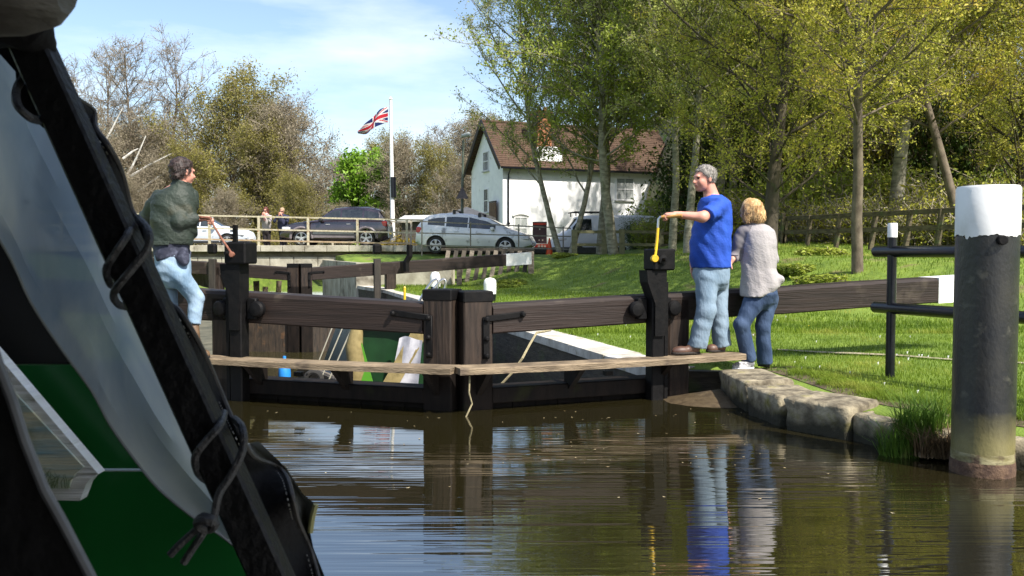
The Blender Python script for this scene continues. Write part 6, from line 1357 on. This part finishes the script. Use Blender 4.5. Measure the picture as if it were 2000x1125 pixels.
for i, (x, y) in enumerate(low):
    s_ = i / (len(low) - 1); t = -.1 + 1.06 * s_; hx_ = 22 + (548 - 22) * t - 5; hy_ = 1165 * t
    for j in range(NC):
        u = j / (NC - 1); V.append(A(x + (hx_ - x) * u, y + (hy_ - y) * u, 1.02 + .05 * math.sin(math.pi * u) + .012 * math.sin(u * 9 + s_ * 7)))
MB().add(V, [(i * NC + j, (i + 1) * NC + j, (i + 1) * NC + j + 1, i * NC + j + 1) for i in range(len(low) - 1) for j in range(NC - 1)]).build('clear_window', wv, g, smooth=True)
MB().tube([V[i * NC] for i in range(len(low))], .0016, 5).build('window_edge', M('vinyl_edge', (.3, .31, .3), None, rough=.4), g, smooth=True)
# cabin panels and the shade of the open hold
grn = M('dark_green_coach_paint', (.007, .1, .018), (.01, .125, .024), 5, .35, .08, spec=.5, dirt=((.07, .11, .07), 14, .7), bscale=9)
def quad(name, pts, Y, mat_, th=.02, parent=g, mi=0):
    return MB().prism([A(x, y, Y) for x, y in pts], (0, th, 0)).build(name, mat_, parent)
quad('cabin_panel_and_shade', [(-300, 714), (322, 714), (420, 915), (-300, 915)], 1.2, grn)
quad('cabin_panel_and_shade', [(-300, 921), (424, 921), (560, 1200), (600, 1400), (-300, 1400)], 1.2, grn)
quad('cabin_panel_and_shade', [(-400, 300), (-130, 300), (22, 478), (92, 600), (165, 711), (-400, 711)], 1.21, M('hold_shade_black', (.003, .003, .003), (.006, .006, .006), 6, .6))  # black board standing in for the shade inside the hold
MB().box((-.95, 1.3, .55), (1.1, .12, .9)).build('cabin_frame', canv, g)
# scalloped white bordered painted board
scal = [(192, 926), (178, 934), (168, 946), (163, 960), (156, 978)]
outer = [(-120, 560), (0, 700)] + scal + [(20, 975), (-120, 975)]
brd = quad('painted_board', outer, 1.15, M('board_white', (.72, .72, .68), (.85, .85, .82), 5, .6, .6, stretch=(.4, 1, 26), dirt=((.25, .25, .22), 40, .68), bscale=3), .02)
inn = [(-120, 640), (-20, 715), (163, 912), (147, 925), (139, 938), (134, 955), (-120, 952)]
quad('river_painting', inn, 1.146, M('river_scene_paint', (.75, .7, .48), (.16, .4, .52), 7, .6, .3, stretch=(.8, 1, 9), lo=.4, hi=.72, c3=(.85, .72, .4), dirt=((.2, .2, .05), 9, .6)), .003, brd)
b = MB(); r = random.Random(8)
for i in range(26):
    x = r.uniform(60, 140); y = 953; hh = r.uniform(8, 42); b.tube([A(x, y, 1.1445), A(x + r.uniform(-4, 8), y - hh * .6, 1.1445), A(x + r.uniform(-8, 18), y - hh, 1.1445)], [.0008, .0006, .0002], 4)
o = b.build('painted_reeds', M('reed_paint', (.04, .09, .02), (.1, .13, .03), 9, .6), brd); o['kind'] = 'stuff'
# near blurred board at the bottom left
pts = [(-200, 500), (-22, 655), (0, 722), (23, 780), (49, 862), (87, 957), (125, 1025), (182, 1135), (-200, 1160)]
quad('hatch_slide', pts, .6, canv, .004)
MB().tube([A(x, y, .595) for x, y in pts[1:8]], .0036, 8).build('hatch_edge', M('worn_grey_edge', (.09, .09, .095), (.16, .16, .165), 20, .6), g, smooth=True)
# rolled canopy above; unseen roof canvas, drawn forward to shade window and cabin
MB().tube([A(-160, -35, .82), A(40, -22, .82), A(100, -20, .82), A(132, -14, .82)], [.05, .042, .034, .019], 14).build('rolled_canvas', M('rolled_grey_canvas', (.05, .045, .04), (.13, .12, .11), 6, .7, .6, stretch=(1, 1, 4)), g, smooth=True)
MB().tube([A(-60, 20, .95), A(30, 40, .95), A(75, 72, .95), A(96, 100, .97)], [.045, .03, .022, .008], 12).build('canvas_corner', canv, g, smooth=True)
q_poly = [(-100, -60), (45, -10), (80, 60), (92, 140), (84, 250), (35, 205), (30, 140), (-10, 95), (-100, 40)]
MB().prism([A(x, y, 1.0) for x, y in q_poly], (0, .012, 0)).build('canvas_gusset', canv, g)
V = [(-2.2, .95, 1.8), (-.55, .95, 2.05), (.75, .62, 1.98), (.85, -1.6, 1.95), (-.55, -1.6, 2.15), (-2.2, -1.6, 1.8)]
MB().add(V + [(x, y, z + .004) for x, y, z in V], [(0, 1, 4, 5), (1, 2, 3, 4), (6, 7, 10, 11), (7, 8, 9, 10)]).build('unseen_canopy_roof', canv, g)
for nm, poly in (('unseen_canopy_back', [(-2.2, -1.6, .4), (.75, -1.6, .4), (.75, -1.6, 1.95), (-.55, -1.6, 2.15), (-2.2, -1.6, 1.8)]), ('unseen_canopy_side', [(-2.2, -1.6, .4), (-2.2, 1.2, .4), (-2.2, 1.2, 1.7), (-2.2, -1.6, 1.8)])):
    MB().prism(poly, (.004, .004, 0)).build(nm, canv, g)  # unseen back and side canvas, added to keep skylight off the strut
# steel hull below
MB().prism([(-2.6, 1.25, -.4), (-.28, 1.25, -.4), (.05, .5, -.4), (.05, -4, -.4), (-2.6, -4, -.4)], (0, 0, .85)).build('hull', blackpaint, g)
# bungee cords
cordm = M('black_elastic_cord', (.008, .008, .009), (.025, .025, .026), 60, .6, .5)
def cord(label, *paths):
    b = MB()
    for pts, r_ in paths:
        b.tube([A(x, y, Y) for x, y, Y in smoothpts(pts, 5)], r_, 8)
    o = b.build('elastic_cord', cordm, smooth=True); recenter(o); return tag(o, label, 'cord')
cord('black elastic cord looped twice round the middle of the strut', ([(258, 432, 1.0), (248, 460, .925), (225, 495, .92), (208, 525, .93), (214, 553, .96), (226, 560, .99)], .0042), ([(268, 425, 1.0), (290, 452, .93), (288, 485, .92), (258, 525, .915), (228, 562, .92), (222, 580, .94), (232, 595, .97), (250, 600, 1.0)], .0042))
cord('black elastic cord knotted with two loose tails at the foot of the strut', ([(438, 806, 1.0), (430, 830, .92), (402, 862, .91), (382, 890, .91), (384, 918, .93), (398, 935, .97), (410, 942, 1.0)], .0042),
     ([(458, 818, 1.0), (474, 838, .93), (474, 880, .915), (450, 930, .91), (428, 965, .905), (418, 1010, .9), (412, 1022, .9)], .0042),
     ([(386, 1020, .9), (396, 1010, .89), (412, 1014, .885), (420, 1024, .89), (408, 1034, .895), (390, 1030, .89), (386, 1020, .885), (398, 1016, .88), (416, 1020, .88)], .0048),
     ([(400, 1022, .9), (385, 1034, .9), (355, 1060, .9), (332, 1084, .9)], .004), ([(404, 1026, .895), (394, 1045, .895), (376, 1072, .9), (358, 1100, .9)], .004))
cord('black elastic loop at the top of the strut against the sky', ([(46, 150, .98), (32, 175, .95), (34, 205, .93), (56, 228, .93), (76, 236, .96)], .0045))
